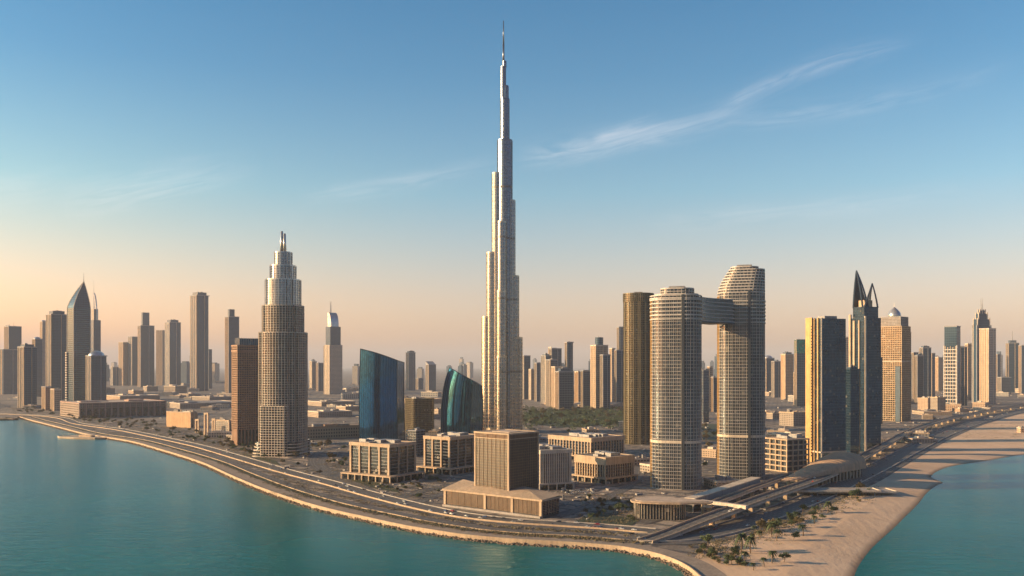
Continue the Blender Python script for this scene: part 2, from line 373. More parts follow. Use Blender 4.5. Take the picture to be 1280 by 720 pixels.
LEAFD = leaf_mat('dry foliage', (0.09, 0.075, 0.03), (0.17, 0.13, 0.06))
GRASS = leaf_mat('lawn grass', (0.022, 0.036, 0.010), (0.05, 0.062, 0.022))
BARK = mat_plain('bark', (0.16, 0.11, 0.07), 0.9)

# ------------------------------------------------------------------ coast, land, sea
LC = [(-260, 524), (-120, 523), (0, 525), (18, 525), (24, 522.5), (40, 527), (75, 536), (110, 545), (160, 553), (200, 564), (250, 580), (290, 598), (330, 615), (380, 632), (420, 643), (460, 652),
      (500, 661), (540, 668), (580, 674), (620, 678), (660, 681), (700, 683), (740, 686), (780, 690), (820, 698), (850, 709), (872, 724), (888, 745), (902, 790), (925, 880), (985, 960)]
RC = [(1120, 940), (1080, 850), (1062, 760), (1070, 720), (1080, 700), (1096, 681), (1118, 661), (1134, 645), (1149, 630), (1160, 616), (1172, 607), (1180, 603.5), (1172, 600), (1165, 595.5),
      (1175, 588), (1195, 582), (1240, 575), (1282, 568), (1400, 553), (1600, 540), (2200, 530)]
def smooth(P, k=6):
    out = []
    for i in range(len(P)-1):
        p0, p1, p2, p3 = P[max(0, i-1)], P[i], P[i+1], P[min(len(P)-1, i+2)]
        for j in range(k):
            t = j/k
            out.append(tuple(0.5*((2*b)+(-a+c)*t+(2*a-5*b+4*c-d)*t*t+(-a+3*b-3*c+d)*t**3) for a, b, c, d in zip(p0, p1, p2, p3)))
    out.append(tuple(P[-1])); return out
lc = smooth([G(x, y, -3) for x, y in LC], 5)
rc = smooth([G(x, y, -3) for x, y in RC], 5)
def offline(P, k):
    out = []
    for i in range(len(P)):
        a = Vector(P[max(0, i-1)][:2]); b = Vector(P[min(len(P)-1, i+1)][:2]); t = (b-a).normalized()
        n = Vector((-t.y, t.x)); q = Vector(P[i][:2])+n*k
        out.append((q.x, q.y, *P[i][2:]))
    return out
# walking the coast left -> right keeps the land on the left-hand side
rin = offline(rc, 40)
poly = [(-45000, 3500)] + lc + [G(1040, 950, -3)] + rin + [(45000, 3000), (45000, 48000), (-45000, 48000)]
tri = geometry.tessellate_polygon([[Vector((x, y, 0)) for x, y in poly]])
mb = MB(); mb.v = [(x, y, 0) for x, y in poly]; mb.f = [tuple(t) for t in tri]
ground = tag(mb.build('ground', ground_mat()), kind='structure')
if ground.data.polygons[0].normal.z < 0: ground.data.flip_normals()
SAND = sand_mat()
mb = MB(); mb.grid([[(a[0], a[1], 0.06), (b[0], b[1], -1.2), (c[0], c[1], -2.6), (d[0], d[1], -3.4), (e[0], e[1], -7)]
         for a, b, c, d, e in zip(rin, offline(rc, 20), offline(rc, 5), offline(rc, -3), offline(rc, -30))])
tag(mb.build('beach_shore', SAND, smooth=True), kind='structure')
SB = [(868, 697), (884, 682), (905, 672), (950, 660), (1000, 643), (1050, 622), (1093, 605), (1125, 586), (1150, 568), (1180, 550), (1215, 534), (1250, 524), (1290, 515), (1400, 500), (1700, 490)]
sb = smooth([G(x, y, 0.05) for x, y in SB], 4)
wl = [p for p in offline(lc, 7) if p[1] < G(868, 697)[1] and p[0] > 80]
sp = sb + list(reversed([(x, y) for x, y in rin])) + list(reversed([p[:2] for p in wl]))
tri = geometry.tessellate_polygon([[Vector((x, y, 0)) for x, y in sp]])
mb = MB(); mb.v = [(x, y, 0.05) for x, y in sp]; mb.f = [tuple(t) for t in tri]
o = tag(mb.build('sand_beach', SAND), kind='structure')
mb = MB(); mb.quad((-50000, -6000, -3), (50000, -6000, -3), (50000, 50000, -3), (-50000, 50000, -3))
tag(mb.build('sea_water', water_mat()), kind='structure')

# ------------------------------------------------------------------ ribbons (roads, walls)
def ribbon(P, wid, z=None, uv=True):
    mb = MB(); mb.uv = []; L = 0
    a, b = offline(P, wid/2), offline(P, -wid/2); prev = P[0]
    for i, p in enumerate(P):
        L += math.hypot(p[0]-prev[0], p[1]-prev[1]); prev = p
        zz = p[2] if len(p) > 2 else z
        mb.v += [(a[i][0], a[i][1], zz), (b[i][0], b[i][1], zz)]; mb.uv += [(0, L), (wid, L)]
        if i: n = len(mb.v); mb.f.append((n-4, n-3, n-1, n-2))
    return mb
def wallribbon(P, shift, wid, z0, z1, mb=None):
    mb = mb or MB(); a, b = offline(P, shift+wid/2), offline(P, shift-wid/2)
    for i, p in enumerate(P):
        base = p[2] if len(p) > 2 else 0
        mb.v += [(a[i][0], a[i][1], base+z0), (a[i][0], a[i][1], base+z1), (b[i][0], b[i][1], base+z1), (b[i][0], b[i][1], base+z0)]
        if i:
            n = len(mb.v)-8
            for k in range(4): j = (k+1) % 4; mb.f.append((n+k, n+j, n+4+j, n+4+k))
        if i in (0, len(P)-1): n = len(mb.v)-4; mb.f.append((n, n+1, n+2, n+3))
    return mb
def line(pts, k=8, z=0.0):
    out = []
    for p in pts:
        zz = p[2] if len(p) > 2 else z
        out.append((*G(p[0], p[1], zz), zz))
    return smooth(out, k)
R6 = road_mat('main road asphalt', 19, 5); R3 = road_mat('side road asphalt', 12, 3); R5 = road_mat('highway asphalt', 28, 7)
PAVE = mat_plain('promenade paving', (0.30, 0.235, 0.175), 0.85, var=0.3, scale=0.12)

# sea wall: coping and face along the lagoon side, parapet lit by the low sun
mb = wallribbon([(x, y, 0) for x, y in lc], -0.2, 1.0, -6, 1.2)
sw = tag(mb.build('sea_wall', KERB), 'long curving sandstone sea wall with raised parapet along the lagoon shore', 'sea wall')
prom = offline(lc, 9.5)
tag(ribbon([(x, y) for x, y in prom], 17, 0.06).build('promenade_pavement', PAVE), kind='structure')
mr = [(40, 519), (100, 530), (150, 537), (200, 547), (250, 558), (292, 570), (353, 588), (414, 604), (460, 617), (519, 632), (575, 643.5), (640, 651), (700, 655), (760, 659), (815, 664)]
main = line([(-200, 512)] + mr); RW = 19
tag(ribbon([p[:2] for p in main], 19, 0.10).build('corniche_road', R6), kind='structure')
kb = wallribbon([(x, y, 0) for x, y, z in main], -11.2, 1.1, -0.2, 1.3)
tag(kb.build('road_barrier_wall', KERB), 'low tan barrier wall between the lakeside road and the promenade', 'barrier wall')
kb = wallribbon([(x, y, 0) for x, y, z in main], 10.4, 0.8, -0.2, 0.9)
tag(kb.build('road_kerb_wall', CONC), 'low grey kerb wall on the city side of the lakeside road', 'kerb wall')
def strip(P, shift, wid, z): return ribbon([p[:2] for p in offline(P, shift)], wid, z)
tag(strip(main, -18, 7, 0.09).build('service_lane', R3), kind='structure')
shore = [p for p in offline(lc, 34) if 560 < p[1] < 2500 and p[0] < 90 and p[0] > -1500]
tag(ribbon(shore, 12, 0.08).build('shore_road', R3), kind='structure')
tag(wallribbon([(x, y, 0) for x, y in shore], -6.8, .7, -.2, .8).build('shore_kerb', KERB), 'low tan kerb between the promenade paving and the shore road', 'kerb')
tag(ribbon([p for p in offline(lc, 23) if 560 < p[1] < 2500 and -1500 < p[0] < 90], 7, 0.10).build('verge', GRASS), kind='structure')
side_roads = {
 'curved_access_road': [(452, 612), (425, 600), (400, 588), (390, 577), (395, 568), (412, 561), (440, 556), (470, 553)],
 'slip_road': [(470, 618), (440, 600), (415, 590), (402, 580), (408, 570), (430, 563)],
 'inner_road': [(520, 629), (545, 620), (580, 610), (600, 600), (640, 585)],
 'back_street': [(500, 622), (540, 611), (575, 604), (590, 598)],
 'garden_road': [(690, 648), (740, 632), (760, 622), (790, 605), (800, 590), (795, 570)],
 'tower_street': [(800, 655), (850, 640), (890, 625), (950, 606), (985, 590), (1000, 575), (1040, 560)],
 'mall_road': [(60, 514), (140, 524), (230, 542), (300, 562), (380, 583)],
}
for k, (nm, P) in enumerate(side_roads.items()):
    tag(ribbon([p[:2] for p in line(P)], 12, 0.13+0.03*k).build(nm, R3), kind='structure')
hw = line([(790, 672), (850, 672), (905, 662), (960, 644), (1010, 625), (1060, 602), (1100, 583), (1140, 562), (1180, 543), (1225, 527), (1290, 512), (1400, 497), (1700, 482)])
tag(ribbon([p[:2] for p in hw], 28, 0.40).build('beach_highway', R5), kind='structure')
tag(wallribbon([(x, y, 0) for x, y, z in hw], -15, 0.7, 0, 1.3).build('highway_barrier', CREAM), 'pale low barrier along the beach side of the highway', 'barrier')
tag(wallribbon([(x, y, 0) for x, y, z in hw], 15, 0.7, 0, 1.2).build('highway_inner_barrier', CONC), 'grey low barrier on the city side of the beach highway', 'barrier')
tag(strip(hw, -23, 7, 0.34).build('beach_service_road', R3), kind='structure')
LAWN = [[(430, 588), (437, 600), (470, 611), (500, 616), (490, 608), (455, 600)], [(300, 566), (320, 573), (350, 582), (345, 576)], [(740, 640), (720, 652), (790, 657), (800, 650)],
        [(655, 515), (760, 508), (778, 530), (700, 535), (655, 528)], [(878, 530), (900, 530), (900, 552), (878, 550)]]
for k, P in enumerate(LAWN):
    mb = MB(); mb.v = [(*G(x, y), 0.30+0.02*k) for x, y in P]; mb.f = [tuple(range(len(P)))]
    o = tag(mb.build('lawn', GRASS), kind='structure')
    if o.data.polygons[0].normal.z < 0: o.data.flip_normals()
# rock toe of the sea wall
def blob(mb, x, y, z, r):
    b = len(mb.v)
    q = [(1, 0, 0), (0, 1, 0), (-1, 0, 0), (0, -1, 0), (0, 0, 1), (0, 0, -1)]
    mb.v += [(x+a*r*random.uniform(.6, 1.2), y+c*r*random.uniform(.6, 1.2), z+d*r*random.uniform(.5, .9)) for a, c, d in q]
    for i in range(4):
        j = (i+1) % 4; mb.f += [(b+i, b+j, b+4), (b+j, b+i, b+5)]
mb = MB()
for k in range(len(lc)-1):
    p, q = Vector(lc[k]), Vector(lc[k+1]); L = (q-p).length
    if p.y > 2600 or p.x < -1400: continue
    for i in range(int(L/0.6)):
        c = p.lerp(q, random.random()); nn = (q-p).normalized(); o_ = random.uniform(0.4, 5.2)
        blob(mb, c.x+nn.y*o_, c.y-nn.x*o_, -1.7-o_*0.32, random.uniform(0.7, 1.7))
tag(mb.build('rocks', ROCK), kind='stuff')
# small quay with a boat-shaped deck on the left shore
q0 = G(104, 547, -2)
t = thing('quay_platform', 'flat pale boat-shaped quay jutting into the lagoon at the far left shore', 'quay', (q0[0], q0[1], -3), -0.35)
dk = [(-60, -4), (-40, -18), (0, -22), (45, -16), (62, 0), (40, 14), (-10, 22), (-45, 12)]
MB().prism(dk, -1.5, 2.4).build('deck', KERB, t); MB().ring(off(dk, 0.3), off(dk, -1.0), 2.3, 3.2).build('parapet', CREAM, t)
MB().prism(rrect(34, 10, 4, 4, 5, 4), 2.41, 6).build('pavilion', STONE, t)

# ------------------------------------------------------------------ building kit
FOOT = []                                    # taken ground: (x, y, radius)
def corner(px0, pxc, px1, pyb, yaw=None, z=0.0):
    """footprint of a box whose near corner stands at (pxc, pyb) and whose ends show at px0 and px1"""
    cx, cy = G(pxc, pyb, z); phi = math.atan2(cx, cy)
    if yaw is None:
        yaw = min(R(74), max(R(16), math.atan2(px1-pxc, pxc-px0)))
    else: yaw = R(yaw)
    th = yaw+phi; ux, uy = -math.cos(th), math.sin(th); vx, vy = math.sin(th), math.cos(th)
    k0, k1 = (px0-640)/F, (px1-640)/F
    a = (k0*cy-cx)/(ux-k0*uy); b = (k1*cy-cx)/(vx-k1*vy)
    a, b = abs(a), abs(b)
    ox, oy = cx+ux*a/2+vx*b/2, cy+uy*a/2+vy*b/2
    FOOT.append((ox, oy, math.hypot(a, b)/2)); return ox, oy, a, b, -th, cy
ST = {  # glass, frame, floor height, bay, band height, band depth, fin width, fin depth
 'blue':  (G_BLUE, GREY, 3.8, 3.2, 0.55, 0.20, 0.35, 0.35),
 'dark':  (G_DARK, GREY, 3.8, 3.2, 0.6, 0.25, 0.30, 0.45),
 'deep':  (G_BLUE, NAVY, 3.8, 3.0, 0.6, 0.12, 0.25, 0.20),
 'tan':   (G_DARK, TAN, 3.8, 3.6, 1.5, 0.4, 1.1, 0.7),
 'brown': (G_DARK, BROWN, 3.8, 3.2, 1.5, 0.4, 1.1, 0.65),
 'cream': (G_GREY, CREAM, 3.7, 3.4, 0.9, 0.6, 0.8, 0.5),
 'white': (G_DARK, WHITE, 3.8, 4.2, 0.8, 0.7, 0.6, 0.5),
 'gold':  (G_BRZ, GOLDT, 3.8, 3.2, 1.2, 0.4, 1.0, 0.6),
 'bronze': (G_BRZ, BRONZE, 3.7, 3.0, 0.7, 0.35, 0.7, 0.55),
 'silver': (G_STEEL, SILV, 7.4, 2.6, 0.5, 0.22, 0.5, 0.4),
 'grey':  (G_GREY, GREY, 3.8, 3.4, 1.0, 0.35, 0.8, 0.5),
}
def skin(root, pts, z0, z1, st, fh=None, sp=None, frame=None, glass=None, roof=True, skip=None, base=0.0, nm=('curtain_wall', 'floor_bands', 'mullions', 'roof')):
    g, fr, f_, s_, bh, bo, fw, fo = ST[st]; fh = fh or f_; sp = sp or s_; fr = frame or fr; g = glass or g
    MB().prism(pts, z0, z1).build(nm[0], g, root)
    mb = MB(); n = max(1, round((z1-z0-base)/fh)); po, pi = off(pts, bo), off(pts, -0.3)
    for k in range(n):
        z = z0+base+(z1-z0-base)*k/n
        mb.prism(po, z, z+bh, bot=True)
    mb.ring(po, pi, z1-0.3, z1+1.3)
    mb.build(nm[1], fr, root)
    if sp > 0:
        mb = MB(); fins(mb, pts, z0+0.02, z1+1.0, sp, fw, fo, skip); mb.build(nm[2], fr, root)
    if roof: MB().prism(off(pts, -0.35), z1-0.2, z1+0.25).build(nm[3], ROOF, root)
def plant(root, a, b, z, n=4, s=1.0, seed=0, name='roof_plant'):
    rr = random.Random(seed); mb = MB()
    for i in range(n):
        w_, l_ = rr.uniform(.12, .3)*a*s, rr.uniform(.12, .3)*b*s
        mb.box(rr.uniform(-.3, .3)*a, rr.uniform(-.3, .3)*b, z, w_, l_, rr.uniform(1.5, 4.5))
    mb.build(name, PLANT, root)
MF = {
 'blue': mat_far('far blue facade', (0.04, 0.09, 0.135), (0.015, 0.055, 0.10), 6, 5, .25, .2, .5),
 'dark': mat_far('far dark facade', (0.10, 0.12, 0.14), (0.03, 0.06, 0.09), 7, 5, .25, .25, .5),
 'deep': mat_far('far deep blue facade', (0.03, 0.07, 0.105), (0.015, 0.055, 0.10), 8, 6, .2, .2, .6),
 'tan': mat_far('far tan facade', (0.50, 0.36, 0.24), (0.08, 0.07, 0.06), 6, 5, .5, .5, .2),
 'brown': mat_far('far brown facade', (0.36, 0.24, 0.16), (0.07, 0.06, 0.06), 6, 5, .5, .5, .2),
 'cream': mat_far('far cream facade', (0.56, 0.46, 0.35), (0.10, 0.10, 0.10), 6, 5, .4, .45, .2),
 'grey': mat_far('far grey facade', (0.11, 0.145, 0.175), (0.03, 0.065, 0.10), 6, 5, .4, .35, .3),
 'gold': mat_far('far golden facade', (0.66, 0.46, 0.22), (0.10, 0.07, 0.04), 6, 5, .5, .4, .3),
 'stripe': mat_far('far striped facade', (0.60, 0.54, 0.46), (0.05, 0.07, 0.09), 9, 50, .4, .02, .3),
 'low': mat_far('low block walls', (0.46, 0.34, 0.24), (0.08, 0.07, 0.06), 4, 5, .55, .45, .1),
 'lowg': mat_far('low grey block walls', (0.30, 0.27, 0.24), (0.07, 0.07, 0.07), 4, 5, .5, .4, .1),
}
def tower(label, px0, pxc, px1, pyb, pyt, st, name='tower', cat='tower', top='flat', group=None, yaw=None, step=None, rnd=0.0, shoulder=None):
    ox, oy, a, b, rz, d = corner(px0, pxc, px1, pyb, yaw); z1 = ZT(pyt, d)
    t = thing(name, label, cat, (ox, oy, 0), rz, group); far = d > 2150
    seed = int(px0*7+pyt)
    def body(a_, b_, z0, z1_, st_, nm='shaft', cx=0, cy=0):
        r = rnd*min(a_, b_)
        pts = rrect(a_, b_, r, 4, cx, cy) if r else rect(a_, b_, cx, cy)
        if far or st_ == 'stripe': MB().prism(pts, z0, z1_).build(nm, MF[st_], t); 
        else: skin(t, pts, z0, z1_, st_)
    if step:      # lower shoulders then a narrower shaft
        zs = ZT(step[0], d); body(a, b, 0, zs, st, 'lower_shaft'); f = step[1]; aa, bb = a*f, b*f
        body(aa, bb, zs+0.05, z1, step[2] if len(step) > 2 else st, 'upper_shaft')
    else:
        body(a, b, 0, z1, st); aa, bb = a, b
    if far:
        # pale fins put golden sunlight into the sun side's colour; corner strip, parapet
        mb = MB(); mb.ring(off(rect(aa, bb), 0.6), off(rect(aa, bb), -1.2), z1-1, z1+2.5); mb.build('parapet', CREAM if st in ('tan', 'cream', 'gold') else GREY, t)
        mb = MB(); rr = random.Random(seed)
        zl = ZT(step[0], d) if step else z1
        mw = MB(); nf_ = 4 + seed % 3
        for i in range(nf_): mw.box(-a/2+a*(i+.5)/nf_, -b/2-0.3, 0, a*(.5 if st in ('tan', 'cream', 'gold', 'brown') else .26)/nf_, 1.8, zl+1-(i % 2)*3)
        mw.build('added_sunlight_piers', [STONE, CREAM, STONE, TAN][seed % 4], t)
        mb.box(a/2-.4, -b/2-.2, 0, 1.8, 1.8, zl+1)
        if seed % 3 == 0: mb.box(a/2+0.3, b*.1, 0, 1.6, max(1.2, b*.05), zl+1)
        mb.build('pilasters', {'tan': STONE, 'cream': CREAM, 'gold': GOLD}.get(st, [STONE, CREAM, GREY, GREY][seed % 4]), t)
    s = z1
    if top == 'flat': plant(t, aa, bb, z1, 3, 1, seed)
    elif top == 'cap':
        MB().prism(rect(aa*.7, bb*.7), s, s+(a+b)*.12).build('rooftop_storey', MF['grey'], t); plant(t, aa*.6, bb*.6, s+(a+b)*.12, 3, 1, seed)
    elif top == 'cyl':
        zt = s+(a+b)*.32; MB().prism(ell(aa*.62, aa*.62, 20), s, zt).build('top_drum', MF['blue'], t); MB().tube((0, 0, zt), (aa*-.2, 0, zt+6), 1.2, .3, 6).build('mast', GREY, t)
    elif top == 'spire':
        MB().prism(rect(aa*.6, bb*.6), s, s+a*.3).build('crown', MF['grey'], t)
        MB().tube((0, 0, s+a*.3), (0, 0, s+a*1.3), a*.05, a*.012, 6).build('mast', GREY, t)
    elif top == 'round':
        mb = MB(); P = []
        for i in range(7):
            q = math.pi/2*i/6; k = max(.04, math.cos(q)); P.append([(x*k, y*k, s+min(a, b)*.35*math.sin(q)) for x, y in ell(aa, bb, 20)+ell(aa, bb, 20)[:1]])
        mb.grid(P).build('domed_top', SILV, t, True)
    elif top == 'slant':
        h = a*.45; mb = MB(); r = rect(aa, bb); n0 = len(mb.v)
        mb.v += [(x, y, s) for x, y in r]+[(r[0][0], r[0][1], s+h), (r[3][0], r[3][1], s+h)]
        mb.f += [(0, 1, 4), (1, 2, 5, 4), (2, 3, 5), (3, 0, 4, 5)]; mb.build('sloping_roof', GREY, t)
    elif top == 'sign':
        mb = MB()
        for i in range(6): mb.box((i-2.5)*a*.15, -b*.4, s, a*.06, 1.5, 10 if i % 2 else 7)
        mb.box(0, -b*.4, s+7, a*.9, 1.2, 1.4); mb.build('roof_frame', GREY, t)
        MB().tube((a*.2, 0, s), (a*.2, 0, s+26), 1.0, .3, 6).build('mast', GREY, t); plant(t, aa, bb, s, 3, 1, seed)
    return t

# ------------------------------------------------------------------ the tallest tower
def supertall():
    x0, y0 = G(629, 540.5); y0 += 26; x0 = (629-640)/F*y0; d = y0; m = d/F
    t = thing('supertall_tower', 'by far the tallest tower, a silver stepped needle with thin spire', 'skyscraper', (x0, y0, 0)); FOOT.append((x0, y0, 60))
    X = lambda px: (px-629)*m
    def tier(cx, r, ytop, oy, z0=0, cx0=0.0, name='tower_tier', plain=False):
        zt = ZT(ytop, d); pts = stadium(X(cx), oy, cx0, 0, r*m) if abs(oy)+abs(X(cx)) > 1 else ell(2*r*m, 2*r*m, 18)
        # keep the outline counter-clockwise
        ar = sum(pts[i][0]*pts[(i+1) % len(pts)][1]-pts[(i+1) % len(pts)][0]*pts[i][1] for i in range(len(pts)))
        if ar < 0: pts.reverse()
        b = MB().prism(pts, z0, zt).build(name, G_STEEL, t)
        mb = MB(); po = off(pts, .2); n = max(1, int((zt-z0)/7.4))
        for k in range(n): z = z0+k*7.4; mb.prism(po, z, z+(1.7 if z < 110 else .8), bot=True)
        mb.ring(po, off(pts, -.5), zt-2.5, zt+1.2); mb.build('floor_bands', STEELU if ytop < 180 else STEELB, b)
        mb = MB(); fins(mb, pts, z0, zt, 3.6, .8, .55); mb.build('vertical_fins', STEELU if ytop < 180 else STEELB, b)
        for py in (376, 466, 300, 236):
            z = ZT(py, d)
            if z+4 < zt and z > z0: MB().prism(off(pts, .45), z, z+4, bot=True).build('mechanical_floor', MECH, b)
        return b
    tier(609.0, 7.0, 396, 6); tier(614.5, 6.6, 316, 2); tier(621.5, 6.6, 217, 0); 
    tier(646.5, 6.6, 422, 4); tier(642.5, 6.4, 345, 2); tier(638.0, 6.2, 251, 0)
    tier(627, 6.0, 446, -46); tier(627, 5.6, 366, -36); tier(627.5, 5.2, 280, -26)
    tier(631.0, 9.4, 176, 0, cx0=X(631.0))
    tier(631.0, 5.6, 124, 0, ZT(176, d), X(631)); tier(632.3, 3.3, 108, 0, ZT(124, d), X(632.3)); tier(629.6, 3.2, 84, 0, ZT(124, d), X(629.6)); tier(630.6, 2.2, 77, 0, ZT(84, d), X(630.6))
    MB().tube((X(629.4), 0, ZT(80, d)), (X(629.4), 0, ZT(55, d)), 1.4*m, 1.1*m, 10).tube((X(629.4), 0, ZT(55, d)), (X(629.4), 0, ZT(26, d)), 1.0*m, .45*m, 8).build('spire', STEELU, t, True)
    MB().prism(rrect(70, 40, 15, 4, 0, -20), 0, 9).build('entrance_podium', STEELB, t)
supertall()

# ------------------------------------------------------------------ stepped tower with twin masts, left
def stepped():
    d = G(354, 571)[1]+28; x0 = (354-640)/F*d; m = d/F
    t = thing('stepped_tower', 'cream tower stepping in to a silver crown with two thin masts', 'skyscraper', (x0, d, 0), R(-8)); FOOT.append((x0, d, 55))
    Z = lambda py: ZT(py, d-24)
    w1 = 57*m*.96; w2 = 47*m; 
    def cross(w_, k=.62, bulge=.13):      # plan: square with cut corners and a bowed bay on every side
        h = w_/2; pts = []
        for q in range(4):
            c, s = math.cos(q*math.pi/2), math.sin(q*math.pi/2)
            L = [(-k*h, -h*.86), (-k*h*.98, -h)] + [(k*h*x, -h-h*bulge*(1-x*x)) for x in (-.7, -.35, 0, .35, .7)] + [(k*h*.98, -h), (k*h, -h*.86), (h*.86, -h*.80), (h*.86, -k*h)]
            L = L[:-1]
            pts += [(x*c-y*s, x*s+y*c) for x, y in L]
        return pts
    def tier(w_, za, zb, st='cream', fh=3.7, nm='tower_tier', **k):
        pts = cross(w_)
        b = MB().prism(pts, za, zb).build(nm, G_DARK if st != 'silver' else G_STEEL, t)
        fr = CREAM if st == 'cream' else SILV
        mb = MB(); po = off(pts, .5); n = max(1, round((zb-za)/fh))
        for i in range(n): z = za+(zb-za)*i/n; mb.prism(po, z, z+(.75 if st == 'cream' else .5), bot=True)
        mb.ring(po, off(pts, -.4), zb-.4, zb+1.5); mb.build('floor_bands', fr, b)
        mb = MB(); fins(mb, pts, za, zb+1.2, 4.4 if st == 'cream' else 5.2, .9, .75); mb.build('vertical_piers', fr, b)
        return b
    tier(w1*.93, 0, Z(416)); tier(w2*.93, Z(416)+.3, Z(382)); tier(w2*.80, Z(382), Z(349), 'silver'); tier(w2*.58, Z(349), Z(331), 'silver'); tier(w2*.40, Z(331), Z(314), 'silver')
    # lower front bay and ringed base
    skin(t, rrect(w1*.62, w1*.3, 3, 3, 0, -w1*.42), 0, Z(508), 'cream', sp=4.4, glass=G_DARK, nm=('front_bay', 'bay_bands', 'bay_piers', 'bay_roof'))
    for k in range(5): MB().prism(rrect(w1*(1.13-.025*k), w1*(1.16-.025*k), 14, 5), k*4.6, k*4.6+1.3, bot=True).build('base_terrace', CREAM, t)
    MB().prism(rrect(w1*1.0, w1*1.03, 12, 5), 0, 22).build('base_glazing', G_DARK, t)
    for s in (-1, 1):
        MB().tube((s*2.6*m*.8, 0, Z(314)), (s*2.0*m*.9, 0, Z(286 if s < 0 else 289)), 2.8, 1.9, 8).build('mast', SILV, t, True)
stepped()

# brown hotel block beside it
ox, oy, a, b, rz, d = corner(290, 297, 328, 557, 66)
t = thing('hotel_block', 'brown gridded slab block with a blue glass penthouse, left of the stepped tower', 'hotel', (ox, oy, 0), rz)
z1 = ZT(433, d); skin(t, rect(a, b), 26, z1, 'brown')
MB().prism(rect(a-2, b-2), 0, 26).build('base_wall', G_DARK, t)
for i in range(8):
    for (x, y) in ((a/2-.8, -b/2+.8+(b-1.6)*i/7), (-a/2+.8+(a-1.6)*i/7, -b/2+.8)):
        if i == 0 and y == -b/2+.8 and x < 0: pass
        MB().prism(rect(2.0, 2.0, x, y), 0, 26.2).build('pier', BROWN, t)
MB().ring(off(rect(a, b), 1.1), off(rect(a, b), -.5), z1-9, z1-6).ring(off(rect(a, b), 1.1), off(rect(a, b), -.5), z1+.2, z1+2.6).build('cornice', BROWN, t)
MB().prism(rect(a*.72, b*.8), z1+.3, z1+14).build('penthouse', G_BLUE, t); mb = MB(); fins(mb, rect(a*.72, b*.8), z1+.3, z1+15, 4, .5, .4); mb.build('penthouse_mullions', GREY, t)

# ------------------------------------------------------------------ mirror glass towers (curved sails)
def sail(label, bot, L, C, Rr, tops, mat, fr, bulge, pyb, nf=14, nr=5):
    """bot: px of left end, near corner, right end at the ground; L/C/Rr: px shift of those edges by height; tops: photo rows of the roof edge"""
    ox, oy, a, b, rz, d = corner(*bot, pyb); th = -rz; m = d/F
    t = thing('glass_tower', label, 'office tower', (ox, oy, 0), rz)
    zl, zc, zr = (ZT(p, d) for p in tops); zb = zr-(zl-zc)*.6 if zr < zc else zr
    def lerp_tab(tab, v):
        for (v0, s0), (v1, s1) in zip(tab, tab[1:]):
            if v <= v1: return s0+(s1-s0)*(v-v0)/(v1-v0)
        return tab[-1][1]
    NV = 18
    def pt(face, u, v):
        # face 0: left end -> corner, 1: corner -> right end, 2: right end -> back, 3: back -> left end
        P = [(-a/2, -b/2), (a/2, -b/2), (a/2, b/2), (-a/2, b/2)]; Q = [P[0], P[1], P[2], P[3], P[0]]
        Zs = [zl, zc, zr, zl*.5+zr*.5, zl]; x = Q[face][0]+(Q[face+1][0]-Q[face][0])*u; y = Q[face][1]+(Q[face+1][1]-Q[face][1])*u
        zt = Zs[face]+(Zs[face+1]-Zs[face])*u
        if face == 0: zt += 4*m*math.sin(math.pi*u)*.35
        z = zt*v; fx = (x/a+.5); fy = (y/b+.5)
        x += lerp_tab(L, v)*m*(1-fx)*1.1 + lerp_tab(C, v)*m*fx
        y += lerp_tab(Rr, v)*m*1.3*fy*fx
        if face == 0: y -= bulge*math.sin(math.pi*u)
        if face == 2: y += bulge*math.sin(math.pi*u)
        return Vector((x, y, z))
    faces = [(0, nf), (1, nr), (2, nf), (3, nr)]
    for f_, n in faces:
        P = [[pt(f_, j/n, i/NV) for j in range(n+1)] for i in range(NV+1)]
        MB().grid(P).build('glass_skin', mat, t, True)
        mb = MB()
        if f_ < 3:
            for j in range(0, n+1):
                for i in range(NV): mb.tube(P[i][j], P[i+1][j], .28 if 0 < j < n else .8, .28 if 0 < j < n else .8, 4, False)
            mb.build('mullions', fr, t)
        mb = MB()
        for j in range(n): mb.tube(P[NV][j], P[NV][j+1], .9, .9, 5)
        mb.build('roof_edge', NAVY, t)
    top = [pt(0, j/nf, 1) for j in range(nf)]+[pt(1, j/nr, 1) for j in range(nr)]+[pt(2, j/nf, 1) for j in range(nf)]+[pt(3, j/nr, 1) for j in range(nr)]
    c = sum(top, Vector())/len(top); mb = MB(); mb.v = [tuple(p-Vector((0, 0, .4))) for p in top]+[tuple(c)]; n = len(top)
    mb.f = [(i, (i+1) % n, n) for i in range(n)]; mb.build('roof', DGREY, t)
sail('deep blue mirror glass tower with a straight slanting roof', (449, 497, 506, ), [(0, 0), (.5, 0), (1, 1.5)], [(0, 0), (.6, -1), (1, -.5)], [(0, 0), (1, -1)], (436, 450.5, 453), G_DEEP, NAVY, 5, 553, 16, 3)
sail('teal curved sail-shaped glass tower with a sloping pointed roof', (551, 588, 603), [(0, 0), (.45, .5), (.7, 3), (.85, 6), (1, 11)], [(0, 0), (.6, 1), (1, 3.5)], [(0, 0), (.5, -.5), (.75, -3), (1, -9)], (459.5, 476, 483), G_TEAL, NAVY, 9, 553, 13, 5)

tower('low bronze office block between the two mirror glass towers', 505, 517, 544, 541, 499, 'bronze', name='office_block', cat='office block', rnd=.15)

